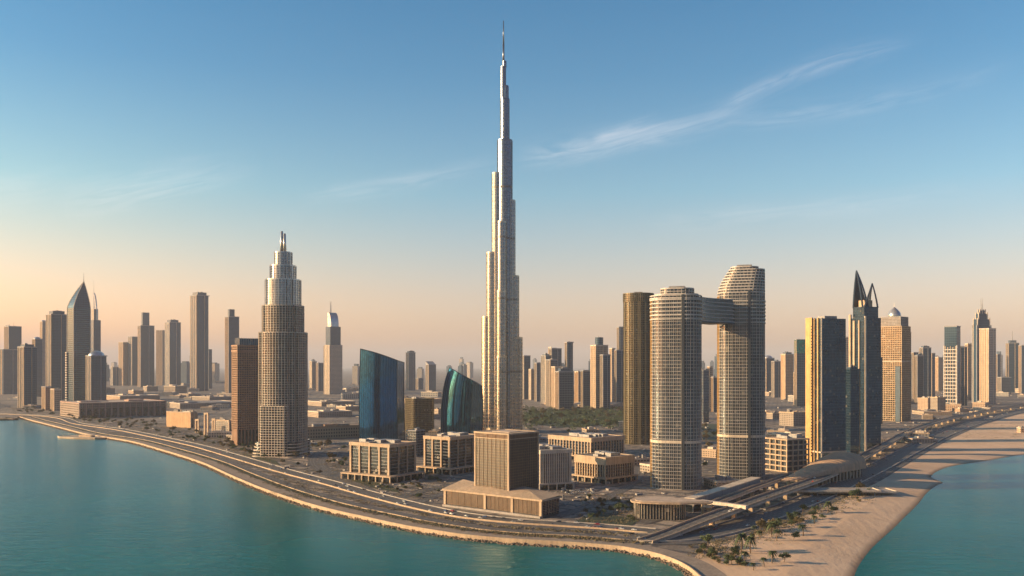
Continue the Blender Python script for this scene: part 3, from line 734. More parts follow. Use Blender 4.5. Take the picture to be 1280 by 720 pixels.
# ------------------------------------------------------------------ office blocks with pilasters
def officeblock(label, px, pyb, pyt, yaw, frame, glass, bays, podium=None, colw=1.4, kind='office_block', band=3.9, wide=2.2, cap=3.0):
    ox, oy, a, b, rz, d = corner(*px, pyb, yaw); t = thing(kind, label, 'office block', (ox, oy, 0), rz); z1 = ZT(pyt, d); z0 = 0
    if podium:
        g, hp = podium; MB().prism(rect(a+2*g, b+2*g), hp-1.6, hp, bot=True).build('podium_slab', frame, t)
        MB().prism(rect(a+2*g-5, b+2*g-5), 0, hp-1.6).build('podium_wall', G_DARK, t)
        na, nb = max(4, int(a/9)), max(4, int(b/9)); A, B = a/2+g-1, b/2+g-1
        for i in range(na+1): MB().prism(rect(1.3, 1.3, -A+2*A*i/na, -B), 0, hp-1.5).build('podium_column', frame, t)
        for i in range(1, nb+1): MB().prism(rect(1.3, 1.3, A, -B+2*B*i/nb), 0, hp-1.5).build('podium_column', frame, t)
        z0 = hp
    MB().prism(rect(a-2.4, b-2.4), z0, z1-.5).build('core', DGREY, t)
    def bay(x0, y0, x1, y1):      # one glazed bay between two pilasters, with its floor lines as sub-part
        L = math.hypot(x1-x0, y1-y0); tx, ty = (x1-x0)/L, (y1-y0)/L; nx, ny = ty, -tx
        P = lambda s, o_: (x0+tx*s+nx*o_, y0+ty*s+ny*o_)
        gw = MB().prism([P(0, .1), P(L, .1), P(L, -.5), P(0, -.5)][::-1] if False else [P(0, .1), P(L, .1), P(L, -.5), P(0, -.5)], z0, z1-cap).build('window', glass, t)
        mb = MB(); n = max(2, round((z1-z0-cap)/band))
        for i in range(1, n): z = z0+(z1-z0-cap)*i/n; mb.prism([P(0, .3), P(L, .3), P(L, -.2), P(0, -.2)], z, z+.45, bot=True)
        mb.build('floor_lines', GREY, gw)
    for (p, q, n, wds) in ((( -a/2, -b/2), (a/2, -b/2), bays[0], bays[2]), ((a/2, -b/2), (a/2, b/2), bays[1], bays[3])):
        L = math.hypot(q[0]-p[0], q[1]-p[1]); tx, ty = (q[0]-p[0])/L, (q[1]-p[1])/L; nx, ny = ty, -tx
        cs = [L*i/n for i in range(n+1)]
        for i, s in enumerate(cs):
            wd = wds if 0 < i < n else wide; s = min(max(s, wd/2), L-wd/2)
            c = (p[0]+tx*s-nx*.1, p[1]+ty*s-ny*.1)
            if not (i == 0 and p[0] > 0): MB().box(c[0], c[1], z0, wd, 1.9, z1-z0-cap+.02, math.atan2(ty, tx)).build('pilaster', frame, t)
        for i in range(n):
            s0, s1 = cs[i]+(wds if i else wide*.9)/2, cs[i+1]-(wds if i < n-1 else wide*.9)/2
            bay(p[0]+tx*s0-nx*.75, p[1]+ty*s0-ny*.75, p[0]+tx*s1-nx*.75, p[1]+ty*s1-ny*.75)
    MB().ring(off(rect(a, b), .9), off(rect(a, b), -2.2), z1-cap, z1+1.0).build('cornice', frame, t)
    MB().prism(rect(a-4.3, b-4.3), z1-1, z1+.1).build('roof', ROOF, t)
    plant(t, a, b, z1+.1, 9, .8, int(px[0])); MB().box(a*.1, b*.12, z1+.12, a*.4, b*.25, 3.4).build('roof_shed', PLANT, t)
    return t, a, b, z1, d
officeblock('dark glazed office block with golden piers on a low podium beside the curved access road', (437.5, 487, 519.5), 603, 556.5, 42, STONE, G_DARK, (4, 3, 2.2, 1.3), (8, 8.0), wide=2.6)
officeblock('dark glazed office block with golden piers directly left of the lakeside brown tower', (530, 562.5, 600), 593, 547.5, 40, STONE, G_DARK, (3, 4, 2.2, 1.3), (7, 8.0), wide=2.6)
officeblock('flat roofed office block with slim pale columns just right of the lakeside brown tower', (655, 676, 714), 613, 564, 66, CREAM, G_DARK, (5, 14, 1.2, 1.3), (3, 7.5), wide=1.6)
officeblock('wide office block with a gold fascia and pale colonnade, front right of its group', (719, 757, 792), 605, 573, 42, STONE, G_DARK, (12, 12, 1.1, 1.1), (4, 7), wide=1.8, cap=8)
officeblock('long pale office block with a tan top floor behind the colonnaded ones', (686, 739, 780), 577, 548.5, 42, STONE, G_BLUE, (14, 12, 1.4, 1.4), (3, 7), wide=2, cap=5)
tower('dark glass block between the two golden pier office blocks', 508, 520, 531, 571, 539, 'dark', name='office_block', cat='office block')

# lakeside brown tower on its podium
yaw = 33
ox, oy, a, b, rz, d = corner(555, 677, 700, 648, yaw-(-2)); 
t = thing('podium_building', 'low brown louvred podium hall with a pale folded roof, under the lakeside brown tower', 'podium building', (ox, oy, 0), rz)
zp = 16.5; MB().prism(rect(a-2, b-2), 0, zp-2).build('hall_core', DGREY, t)
def louvre(p, q, z0, z1, nmz, nmx, t, fr, gl, name='window'):
    L = math.hypot(q[0]-p[0], q[1]-p[1]); tx, ty = (q[0]-p[0])/L, (q[1]-p[1])/L; nx, ny = ty, -tx; P = lambda s, o_: (p[0]+tx*s+nx*o_, p[1]+ty*s+ny*o_)
    g = MB().prism([P(0, 0), P(L, 0), P(L, -.4), P(0, -.4)], z0, z1).build(name, gl, t); mb = MB()
    for i in range(1, nmz): z = z0+(z1-z0)*i/nmz; mb.prism([P(0, .28), P(L, .28), P(L, -.1), P(0, -.1)], z-.2, z+.25, bot=True)
    for i in range(1, nmx): s = L*i/nmx; mb.prism([P(s-.18, .42), P(s+.18, .42), P(s+.18, -.1), P(s-.18, -.1)], z0, z1-.01, bot=True)
    mb.build('louvres', fr, g)
xs = [-a/2, -a*.06, a*.25-4, a/2]
for i in range(3):
    x0, x1 = xs[i]+1.6, xs[i+1]-1.6
    louvre((x0, -b/2+.5), (x1, -b/2+.5), 2, zp-1.6, 12, 6, t, LOUV, LOUVG)
for x in xs: MB().box(min(max(x, -a/2+1.2), a/2-1.2), -b/2+.6, 0, 2.6, 2.2, zp-.2).build('pier', KERB, t)
louvre((a/2-.5, -b/2+3), (a/2-.5, b/2-1), 2, zp-1.6, 9, 6, t, BROWN, G_DARK); MB().box(0, -b/2-.3, 0, a, 4.5, 1.9).build('plinth', CONC, t)
mb = MB(); r = rect(a+3, b+3); mb.prism(r, zp-1.6, zp, cap=False, bot=True); n = len(mb.v)   # folded roof
A, B = a/2+1.5, b/2+1.5
V = [(-A, -B, zp), (-A*.35, -B, zp), (A*.3, -B, zp), (A, -B, zp), (A, B, zp+1.0), (A*.3, B, zp+5), (-A*.35, B, zp+2.5), (-A, B, zp+6.0), (-A*.15, -B*.1, zp+4.5), (A*.55, B*.1, zp+3.8)]
mb.v += V; mb.f += [tuple(n+i for i in f) for f in [(0, 1, 8), (1, 2, 8), (2, 9, 8), (2, 3, 9), (3, 4, 9), (4, 5, 9), (5, 6, 8), (5, 8, 9), (6, 7, 8), (7, 0, 8)]]
mb.build('folded_roof', KERB, t)
ox, oy, a, b, rz, d = corner(593, 636, 673.5, 617, yaw+9, 17)
t = thing('lakeside_tower', 'brown louvred box tower with pale corner piers standing on the lakeside podium', 'office tower', (ox, oy, 0), rz); z1 = ZT(543, d)
MB().prism(rect(a-1.6, b-1.6), 0, z1-.5).build('core', DGREY, t)
louvre((-a/2+1, -b/2+.6), (a/2-1, -b/2+.6), 14, z1-1.2, 22, 8, t, LOUV, LOUVG, 'window'); louvre((a/2-.6, -b/2+1), (a/2-.6, b/2-1), 14, z1-1.2, 22, 15, t, LOUV, LOUVG)
for x, y in rect(a-1.4, b-1.4): MB().box(x, y, 12, 1.7, 1.7, z1-12.6).build('corner_pier', KERB, t)
MB().ring(off(rect(a, b), .35), off(rect(a, b), -2), z1-5.2, z1-4.4).ring(off(rect(a, b), .5), off(rect(a, b), -2), z1-.7, z1+.7).build('roof_rim', KERB, t)
MB().prism(rect(a-3.9, b-3.9), z1-1, z1+.35).build('roof', KERB, t); MB().box(0, 0, z1+.36, a*.5, b*.4, .5).build('roof_deck', ROOFL, t)
mb = MB(); fins(mb, rect(a, b), z1-4.5, z1-.6, 1.2, .3, .2); mb.build('screen', BROWN, t)

# ------------------------------------------------------------------ twin towers with the sky bridge
def twins():
    dl = G(845, 612)[1]+24; dr = G(927, 600)[1]+24; xl = (845-640)/F*dl; xr = (926.5-640)/F*dr
    t = thing('bridged_twin_towers', 'pair of tall rounded towers joined near the top by a curved sky bridge', 'twin towers', ((xl+xr)/2, (dl+dr)/2, 0))
    cx, cy = (xl+xr)/2, (dl+dr)/2; FOOT.append((xl, dl, 38)); FOOT.append((xr, dr, 38))
    def one(x, y, wpx, d, shape, ztop, tiers):
        m = d/F; w_ = wpx*m; base = rrect(w_*.93, w_*.84, w_*.30, 7); rot = R(-16); c, s = math.cos(rot), math.sin(rot)
        def tr(P, k=1.0, dx=0, dy=0): return [(x-cx+(px*k+dx)*c-(py*k+dy)*s, y-cy+(px*k+dx)*s+(py*k+dy)*c) for px, py in P]
        pts = tr(base); sh = MB().prism(pts, 0, ztop).build('tower_shaft', G_GREY, t)
        mb = MB(); n = round(ztop/3.9); po = off(pts, .8)
        ang = [math.atan2(q[1]-(y-cy), q[0]-(x-cx)) for q in pts]
        for i in range(n): mb.prism(po, ztop*i/n, ztop*i/n+.45, bot=True)
        mb.build('floor_slabs', TWIN, sh)
        mb = MB(); fins(mb, pts, 0, ztop, 4.1, .35, .8); mb.build('balcony_fins', TWIN, sh)
        mb = MB(); fins(mb, pts, 0, ztop, 4.1/2, .3, .3); mb.build('mullions', GREY, sh)
        gp = tr([(-w_*.465-.1, w_*.1), (-w_*.465-.1, -w_*.12)]); 
        # heavier west frame strip with golden sunlight put into its colour, and a dark recessed slot on the front
        mb = MB()
        for yy in (-.25, -.17, -.09, -.01, .07, .15): q = tr([(-w_*(.47 if abs(yy) < .12 else .462 if abs(yy) < .2 else .445), w_*yy)])[0]; mb.box(q[0], q[1], 0, 1.9, 1.1, ztop, rot)
        mb.build('sunlit_gold_piers', GOLD, sh)
        q = tr([(w_*.17, -w_*.42)])[0]; MB().box(q[0], q[1], 0, 3.0, 3.4, ztop+6, rot).build('dark_slot', DGREY, sh)
        z = ztop
        for i, (k, h, dx) in enumerate(tiers):
            pt_ = tr(base, k, dx*m, 0); b_ = MB().prism(pt_, z, z+h).build('crown_tier', G_GREY, t)
            mb = MB(); nn = max(1, round(h/3.9))
            for j in range(nn): mb.prism(off(pt_, .8), z+h*j/nn, z+h*j/nn+.7, bot=True)
            mb.ring(off(pt_, .8), off(pt_, -.6), z+h-.3, z+h+1); mb.build('floor_slabs', TWIN, b_)
            mb = MB(); fins(mb, pt_, z, z+h, 4.1, .4, .8); mb.build('balcony_fins', TWIN, b_); z += h
        MB().prism(tr(base, tiers[-1][0]*.9, tiers[-1][2]*m), z, z+.6).build('roof', ROOF, t)
        MB().box(*tr([(tiers[-1][2]*m, 0)])[0], z+.6, w_*.3, w_*.2, 3, rot).build('roof_plant', PLANT, t)
        MB().prism(off(pts, 1.2), ZT(552, d) if wpx > 62 else ZT(545, d), (ZT(552, d) if wpx > 62 else ZT(545, d))+3, bot=True).build('service_floor', CREAM, sh)
        return tr, w_
    zb1, zb0 = ZT(371, dl), ZT(400, dl)
    zl = ZT(377, dl); zr = ZT(371, dr)
    one(xl, dl, 64.5, dl, 0, zl, [(1.03, 2.2, 0), (.86, 4.5, 1), (.66, 6.5, 1.5)])
    k = dr/F
    one(xr, dr, 60, dr, 0, zr, [(1-.24*(j/8)**1.5, 3.45, 29*.24*(j/8)**1.5*.95) for j in range(9)] + [(.58, 3.4, 4)])
    # bridge: curved deck between the towers, wrapping round their fronts
    A = Vector((xl-cx, dl-cy)); B = Vector((xr-cx, dr-cy)); Pm = [A+(B-A)*s for s in [.14+.54*i/14 for i in range(15)]]
    nrm = Vector((-(B-A).y, (B-A).x)).normalized(); pts = []; wdt = 16
    for i, p in enumerate(Pm): s = i/14; pts.append(tuple(p-nrm*(wdt-5*math.sin(math.pi*s))))
    for i in range(14, -1, -1): s = i/14; pts.append(tuple(Pm[i]+nrm*(wdt-5*math.sin(math.pi*s))))
    br = MB().prism(pts, zb0, zb1, bot=True).build('sky_bridge', G_GREY, t); mb = MB()
    for i in range(7): z = zb0+(zb1-zb0)*i/6; mb.prism(off(pts, .9), z-.5, z+.5, bot=True)
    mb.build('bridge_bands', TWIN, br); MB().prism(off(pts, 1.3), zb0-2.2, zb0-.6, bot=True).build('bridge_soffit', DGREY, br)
    for (x, y, wp, d) in ((xl, dl, 64.5, dl), (xr, dr, 60, dr)):
        w_ = wp*d/F; P = [(x-cx+px*math.cos(R(-16))-py*math.sin(R(-16)), y-cy+px*math.sin(R(-16))+py*math.cos(R(-16))) for px, py in off(rrect(w_*.93, w_*.84, w_*.30, 7), 1.1)]
        mb = MB()
        for i in range(7): z = zb0+(zb1-zb0)*i/6; mb.ring(off(P, .4), off(P, -.8), z-.6, z+.6)
        mb.build('bridge_collar', TWIN, t)
twins()
# round bronze tower behind them
d = G(797, 556)[1]+26; x = (798-640)/F*d; m = d/F; w_ = 41*m
t = thing('round_tower', 'rounded bronze striped tower with a flared rim, left behind the bridged twin towers', 'tower', (x, d, 0), R(-10)); FOOT.append((x, d, 30))
P = rrect(w_*.88, w_*.8, w_*.36, 8); z1 = ZT(378, d); skin(t, P, 0, z1, 'bronze', fh=3.8, sp=3.0, roof=False)
mb = MB(); fins(mb, P, 0, z1, 9.0, 1.8, 1.1); mb.build('bronze_piers', BRONZE, t)
skin(t, off(P, 1.1), z1+.2, ZT(368, d), 'bronze', nm=('crown', 'crown_bands', 'crown_mullions', 'roof'))
MB().box(0, 0, ZT(368, d), 14, 12, 4).build('roof_plant', PLANT, t)

# ------------------------------------------------------------------ gold and blue slab tower, crown tower, domed tower
ox, oy, a, b, rz, d = corner(1008, 1026, 1057, 579, 50)
t = thing('slab_tower', 'tall slab tower, golden punched end wall and blue glass side, above the metro station', 'tower', (ox, oy, 0), rz); z1 = ZT(399, d)
skin(t, rect(a, b), 0, z1, 'deep', fh=4.2, sp=2.6)
MB().box(-a*.26, -b/2-.9, 0, a*.44, 2.6, z1+3).build('gold_wall', GOLD, t)
mb = MB()
for i in range(44):
    z = 8+i*(z1-14)/44; mb.box(-a*.22+a*.15, -b/2-2.15, z, 1.6, .3, 1.8)
mb.build('punched_windows', G_DARK, t)
for x_, w2 in ((.10, 1.2), (.34, 2.2)): MB().box(a*x_, -b/2-.6, 0, w2, 2.2, z1+2).build('gold_fin', GOLD, t)
MB().box(a/2+.2, -b/2+1.2, 0, 1.6, 2.2, z1+2).build('corner_fin', CREAM, t)
MB().box(0, b*.05, z1+.3, a*.5, b*.5, 5).build('roof_plant', PLANT, t); MB().prism(rect(a+2, b+2), 14, 16, bot=True).build('base_canopy', CREAM, t)
ox, oy, a, b, rz, d = corner(1063, 1080, 1101, 565, 50)
t = thing('crown_tower', 'dark blue tower topped by an open crown of curved pointed steel ribs', 'tower', (ox, oy, 0), rz); zs = ZT(382, d); z1 = ZT(384, d); m = d/F
skin(t, rect(a, b), 0, ZT(398, d), 'deep', fh=4.2, sp=2.4)
skin(t, rect(a*.82, b*.82), ZT(398, d)+.3, z1, 'deep', fh=4.2, sp=2.4, nm=('upper_wall', 'upper_bands', 'upper_mullions', 'upper_roof'))
for x_, y_ in ((-a/2, -b*.5), (-a*.2, -b*.5), (a*.18, -b*.5)): MB().box(x_, y_-.4, 0, 4.2 if x_ < 0 else 2.5, 2.6, ZT(392 if x_ < -a*.4 else 400, d)).build('stone_pier', STONE, t)
MB().box(a/2+.3, -b*.42, 0, 2.2, 3, ZT(395, d)).build('stone_pier', CREAM, t)
def rib(name, P, r0, r1):
    mb = MB()
    for p, q, i in zip(P, P[1:], range(99)): mb.tube(p, q, r0+(r1-r0)*i/len(P), r0+(r1-r0)*(i+1)/len(P), 6)
    mb.build(name, NAVY, t)
def arc(p, q, bx, by, n=10): return [(p[0]+(q[0]-p[0])*s+bx*math.sin(math.pi*s), p[1]+(q[1]-p[1])*s+by*math.sin(math.pi*s), p[2]+(q[2]-p[2])*s) for s in [i/n for i in range(n+1)]]
Lp = (-a*.30, -b*.30, ZT(336, d)); Rp = (a*.22, b*.22, ZT(353, d)); q = a*.40; r_ = b*.40
for c_, bx, by in (((-q, -r_, z1), -1.5, -1), ((q*.8, -r_*.3, z1), 5, 2), ((-q, r_, z1), -1.5, 2), ((q*.7, -r_, z1), 5, -1)): rib('crown_rib', arc(c_, Lp, bx*.4, by*.4), 1.5, 1.0)
for c_, bx, by in (((q, r_, z1), 1.5, 1), ((-q*.35, r_*.2, z1), -1.5, 1), ((q, -r_, z1), 2, -1), ((-q*.5, r_, z1), -3, 1)): rib('crown_rib', arc(c_, Rp, bx*.4, by*.4), 1.4, .9)
MB().prism(rect(a*.45, b*.45), z1, z1+12).build('lantern', STONE, t)
for tip, cs in ((Lp, [(-q, r_, z1), (-q, -r_, z1), (q*.1, -r_*.3, z1)]), (Rp, [(0, r_*.2, z1), (q, -r_, z1), (q, r_, z1)])):
    mb = MB(); c0, c1, c2 = [Vector(c) for c in cs]; tp = Vector(tip); mid = c0.lerp(tp, .08); n2 = Vector((.5, .5, 0))
    mb.v = [tuple(c0), tuple(c1), tuple(tp), tuple(c0+n2), tuple(c1+n2), tuple(tp+n2)]; mb.f = [(0, 1, 2), (5, 4, 3), (0, 3, 4, 1), (1, 4, 5, 2), (2, 5, 3, 0)]; mb.build('crown_panel', DGREY, t)
tower('short dark glass tower with flat cap before the crown tower', 1055, 1063, 1074, 570, 462, 'deep', name='office_tower', cat='office tower', top='cap')
o = bpy.data.objects['office_tower']; 
ox, oy, a, b, rz, d = corner(1098, 1127, 1138, 527, 25)
t = thing('domed_tower', 'golden gridded tower with stepped top and pointed dome, right of the crown tower', 'tower', (ox, oy, 0), rz); z1 = ZT(408, d)
skin(t, rect(a, b), 0, z1, 'gold', fh=5.2, sp=4.6); MB().prism(rect(a+1.6, b+1.6), ZT(452, d), ZT(452, d)+2, bot=True).build('ledge', CREAM, t)
skin(t, rect(a*.86, b*.86), z1+1, ZT(396, d), 'grey', nm=('upper_wall', 'upper_bands', 'upper_mullions', 'upper_roof'))
MB().box(a*.35, -b/2-.8, 0, a*.2, 2.4, ZT(458, d)).build('dark_panel', NAVY, t)
mb = MB(); Pd = []
for i in range(12):
    s = i/11; k = (1-s**1.7)*(1+.25*math.sin(s*3)); Pd.append([(x*k, y*k, ZT(396, d)+s*(ZT(382, d)-ZT(396, d))) for x, y in ell(a*.5, a*.5, 16)+ell(a*.5, a*.5, 16)[:1]])
mb.grid(Pd).build('dome', SILV, t, True); MB().tube((0, 0, ZT(383, d)), (0, 0, ZT(376, d)), .8, .2, 6).build('finial', SILV, t)

# ------------------------------------------------------------------ left cluster specials
ox, oy, a, b, rz, d = corner(84, 92, 113, 504, 62)
t = thing('pointed_tower', 'dark blue glass tower with a steep pointed sail top, far left cluster', 'tower', (ox, oy, 0), rz); zs = ZT(385, d); zt = ZT(351, d)
MB().prism(rect(a, b), 0, zs, cap=False).build('shaft', mat_far('pointed tower facade', (0.10, 0.14, 0.17), (0.02, 0.06, 0.09), 7, 60, .3, .02, .7), t)
r = rect(a, b); P = []
mb = MB()
for i in range(11):
    s = i/10; k = 1-s**1.35; P.append([(a/2-(a/2-x)*k*1.0, b*.1+(y-b*.1)*k, zs+(zt-zs)*s) for x, y in r+r[:1]])
mb.grid(P).build('pointed_top', MF['deep'], t)
for (x, y) in ((-a/2, -b/2), (a/2, -b/2), (a/2, b/2)):
    mb = MB(); pr = (x, y, 0); 
    for i in range(-1, 11):
        s = max(0, i/10); k = 1-s**1.35; p2 = (a/2-(a/2-x)*k, b*.1+(y-b*.1)*k, zs+(zt-zs)*s if i >= 0 else zs); mb.tube(pr, p2, 1.6, 1.6, 5); pr = p2
    mb.build('edge_rib', CREAM, t)
MB().tube((a/2, b*.1, zt-4), (a/2, b*.1, ZT(340, d)), 1.2, .3, 6).build('mast', GREY, t)
for k in range(2): MB().box(-a/2-1, -b*.5+b*.9*k, 0, 9, 9, ZT(440-8*k, d)).build('side_turret', MF['stripe'], t)
ox, oy, a, b, rz, d = corner(112, 117, 126, 492, 60)
t = thing('arched_tower', 'slim pale tower with open half-arch top and two needle masts, behind the pointed tower', 'tower', (ox, oy, 0), rz); z1 = ZT(400, d)
MB().prism(rect(a, b), 0, z1).build('shaft', MF['grey'], t)
mb = MB(); pr = (a*.45, 0, z1)
for i in range(9): q = math.pi/2*(i+1)/9; p2 = (-a*.35+a*.8*math.cos(q), 0, z1+(ZT(366, d)-z1)*math.sin(q)); mb.tube(pr, p2, 3, 3, 6); pr = p2
mb.build('arch', SILV, t); MB().prism(rect(a*.6, b*.6, -a*.1), z1, ZT(386, d)).build('crown', MF['cream'], t)
for q in (-.35, -.1): MB().tube((a*q, 0, z1), (a*q, 0, ZT(350+20*(q > -.2), d)), 2.2, .4, 6).build('mast', SILV, t)

def gabletower():
    ox, oy, a, b, rz, d = corner(405, 412, 428, 493, 60)
    t = thing('arched_hotel_tower', 'hazy pale tower with a rounded shoulder top and twin masts, right of the stepped tower', 'tower', (ox, oy, 0), rz)
    MB().prism(rect(a, b), 0, ZT(431, d)).build('lower_shaft', MF['cream'], t); MB().prism(rect(a*.82, b*.82), ZT(431, d), ZT(408, d)).build('upper_shaft', MF['grey'], t)
    mb = MB(); z0 = ZT(408, d); P = []
    for i in range(9): q = math.pi/2*i/8; k = math.cos(q); P.append([(-a*.22+(x+a*.22)*max(k, .05) if x > -a*.22 else x, y, z0+(ZT(390, d)-z0)*math.sin(q)) for x, y in rect(a*.62, b*.6)+rect(a*.62, b*.6)[:1]])
    mb.grid(P); mb.f.append(tuple(range(len(mb.v)-5, len(mb.v)-1))); mb.build('rounded_top', SILV, t)
    MB().box(-a*.62, 0, 0, a*.25, b*.7, ZT(435, d)).build('side_wing', MF['cream'], t)
    for q in (-.30, -.16): MB().tube((a*q, -b*.1, z0), (a*q, -b*.1, ZT(376, d)), 3.0, .8, 6).build('mast', GREY, t)
    for i in range(4): MB().box(-a/2+a*i/3, -b/2-.8, 0, 3, 2.4, ZT(432, d)).build('pier', CREAM, t)
gabletower()
ox, oy, a, b, rz, d = corner(1215, 1221, 1239, 504, 56)
t = thing('twin_mast_tower', 'blue tower with stepped shoulders and two needle masts, far right cluster', 'tower', (ox, oy, 0), rz)
for k, (f, y0, y1) in enumerate(((1, None, 408), (.86, 408, 399), (.62, 399, 392), (.4, 392, 388))):
    z0 = 0 if y0 is None else ZT(y0, d); MB().prism(rect(a*f, b*f), z0, ZT(y1, d)).build('shaft' if k == 0 else 'stepped_top', MF['blue'], t)
    for x, y in rect(a*f, b*f): MB().box(x*.96, y*.96, z0, 3.2, 3.2, ZT(y1, d)-z0+5).build('corner_pier', CREAM if k else GREY, t)
for q in (-.13, .17): MB().tube((a*q, 0, ZT(392, d)), (a*q, 0, ZT(372, d)), 2.4, .3, 6).build('mast', GREY, t)
MB().box(-a*.2, -b/2-.5, 0, 3, 1.8, ZT(405, d)).build('pilaster', CREAM, t)

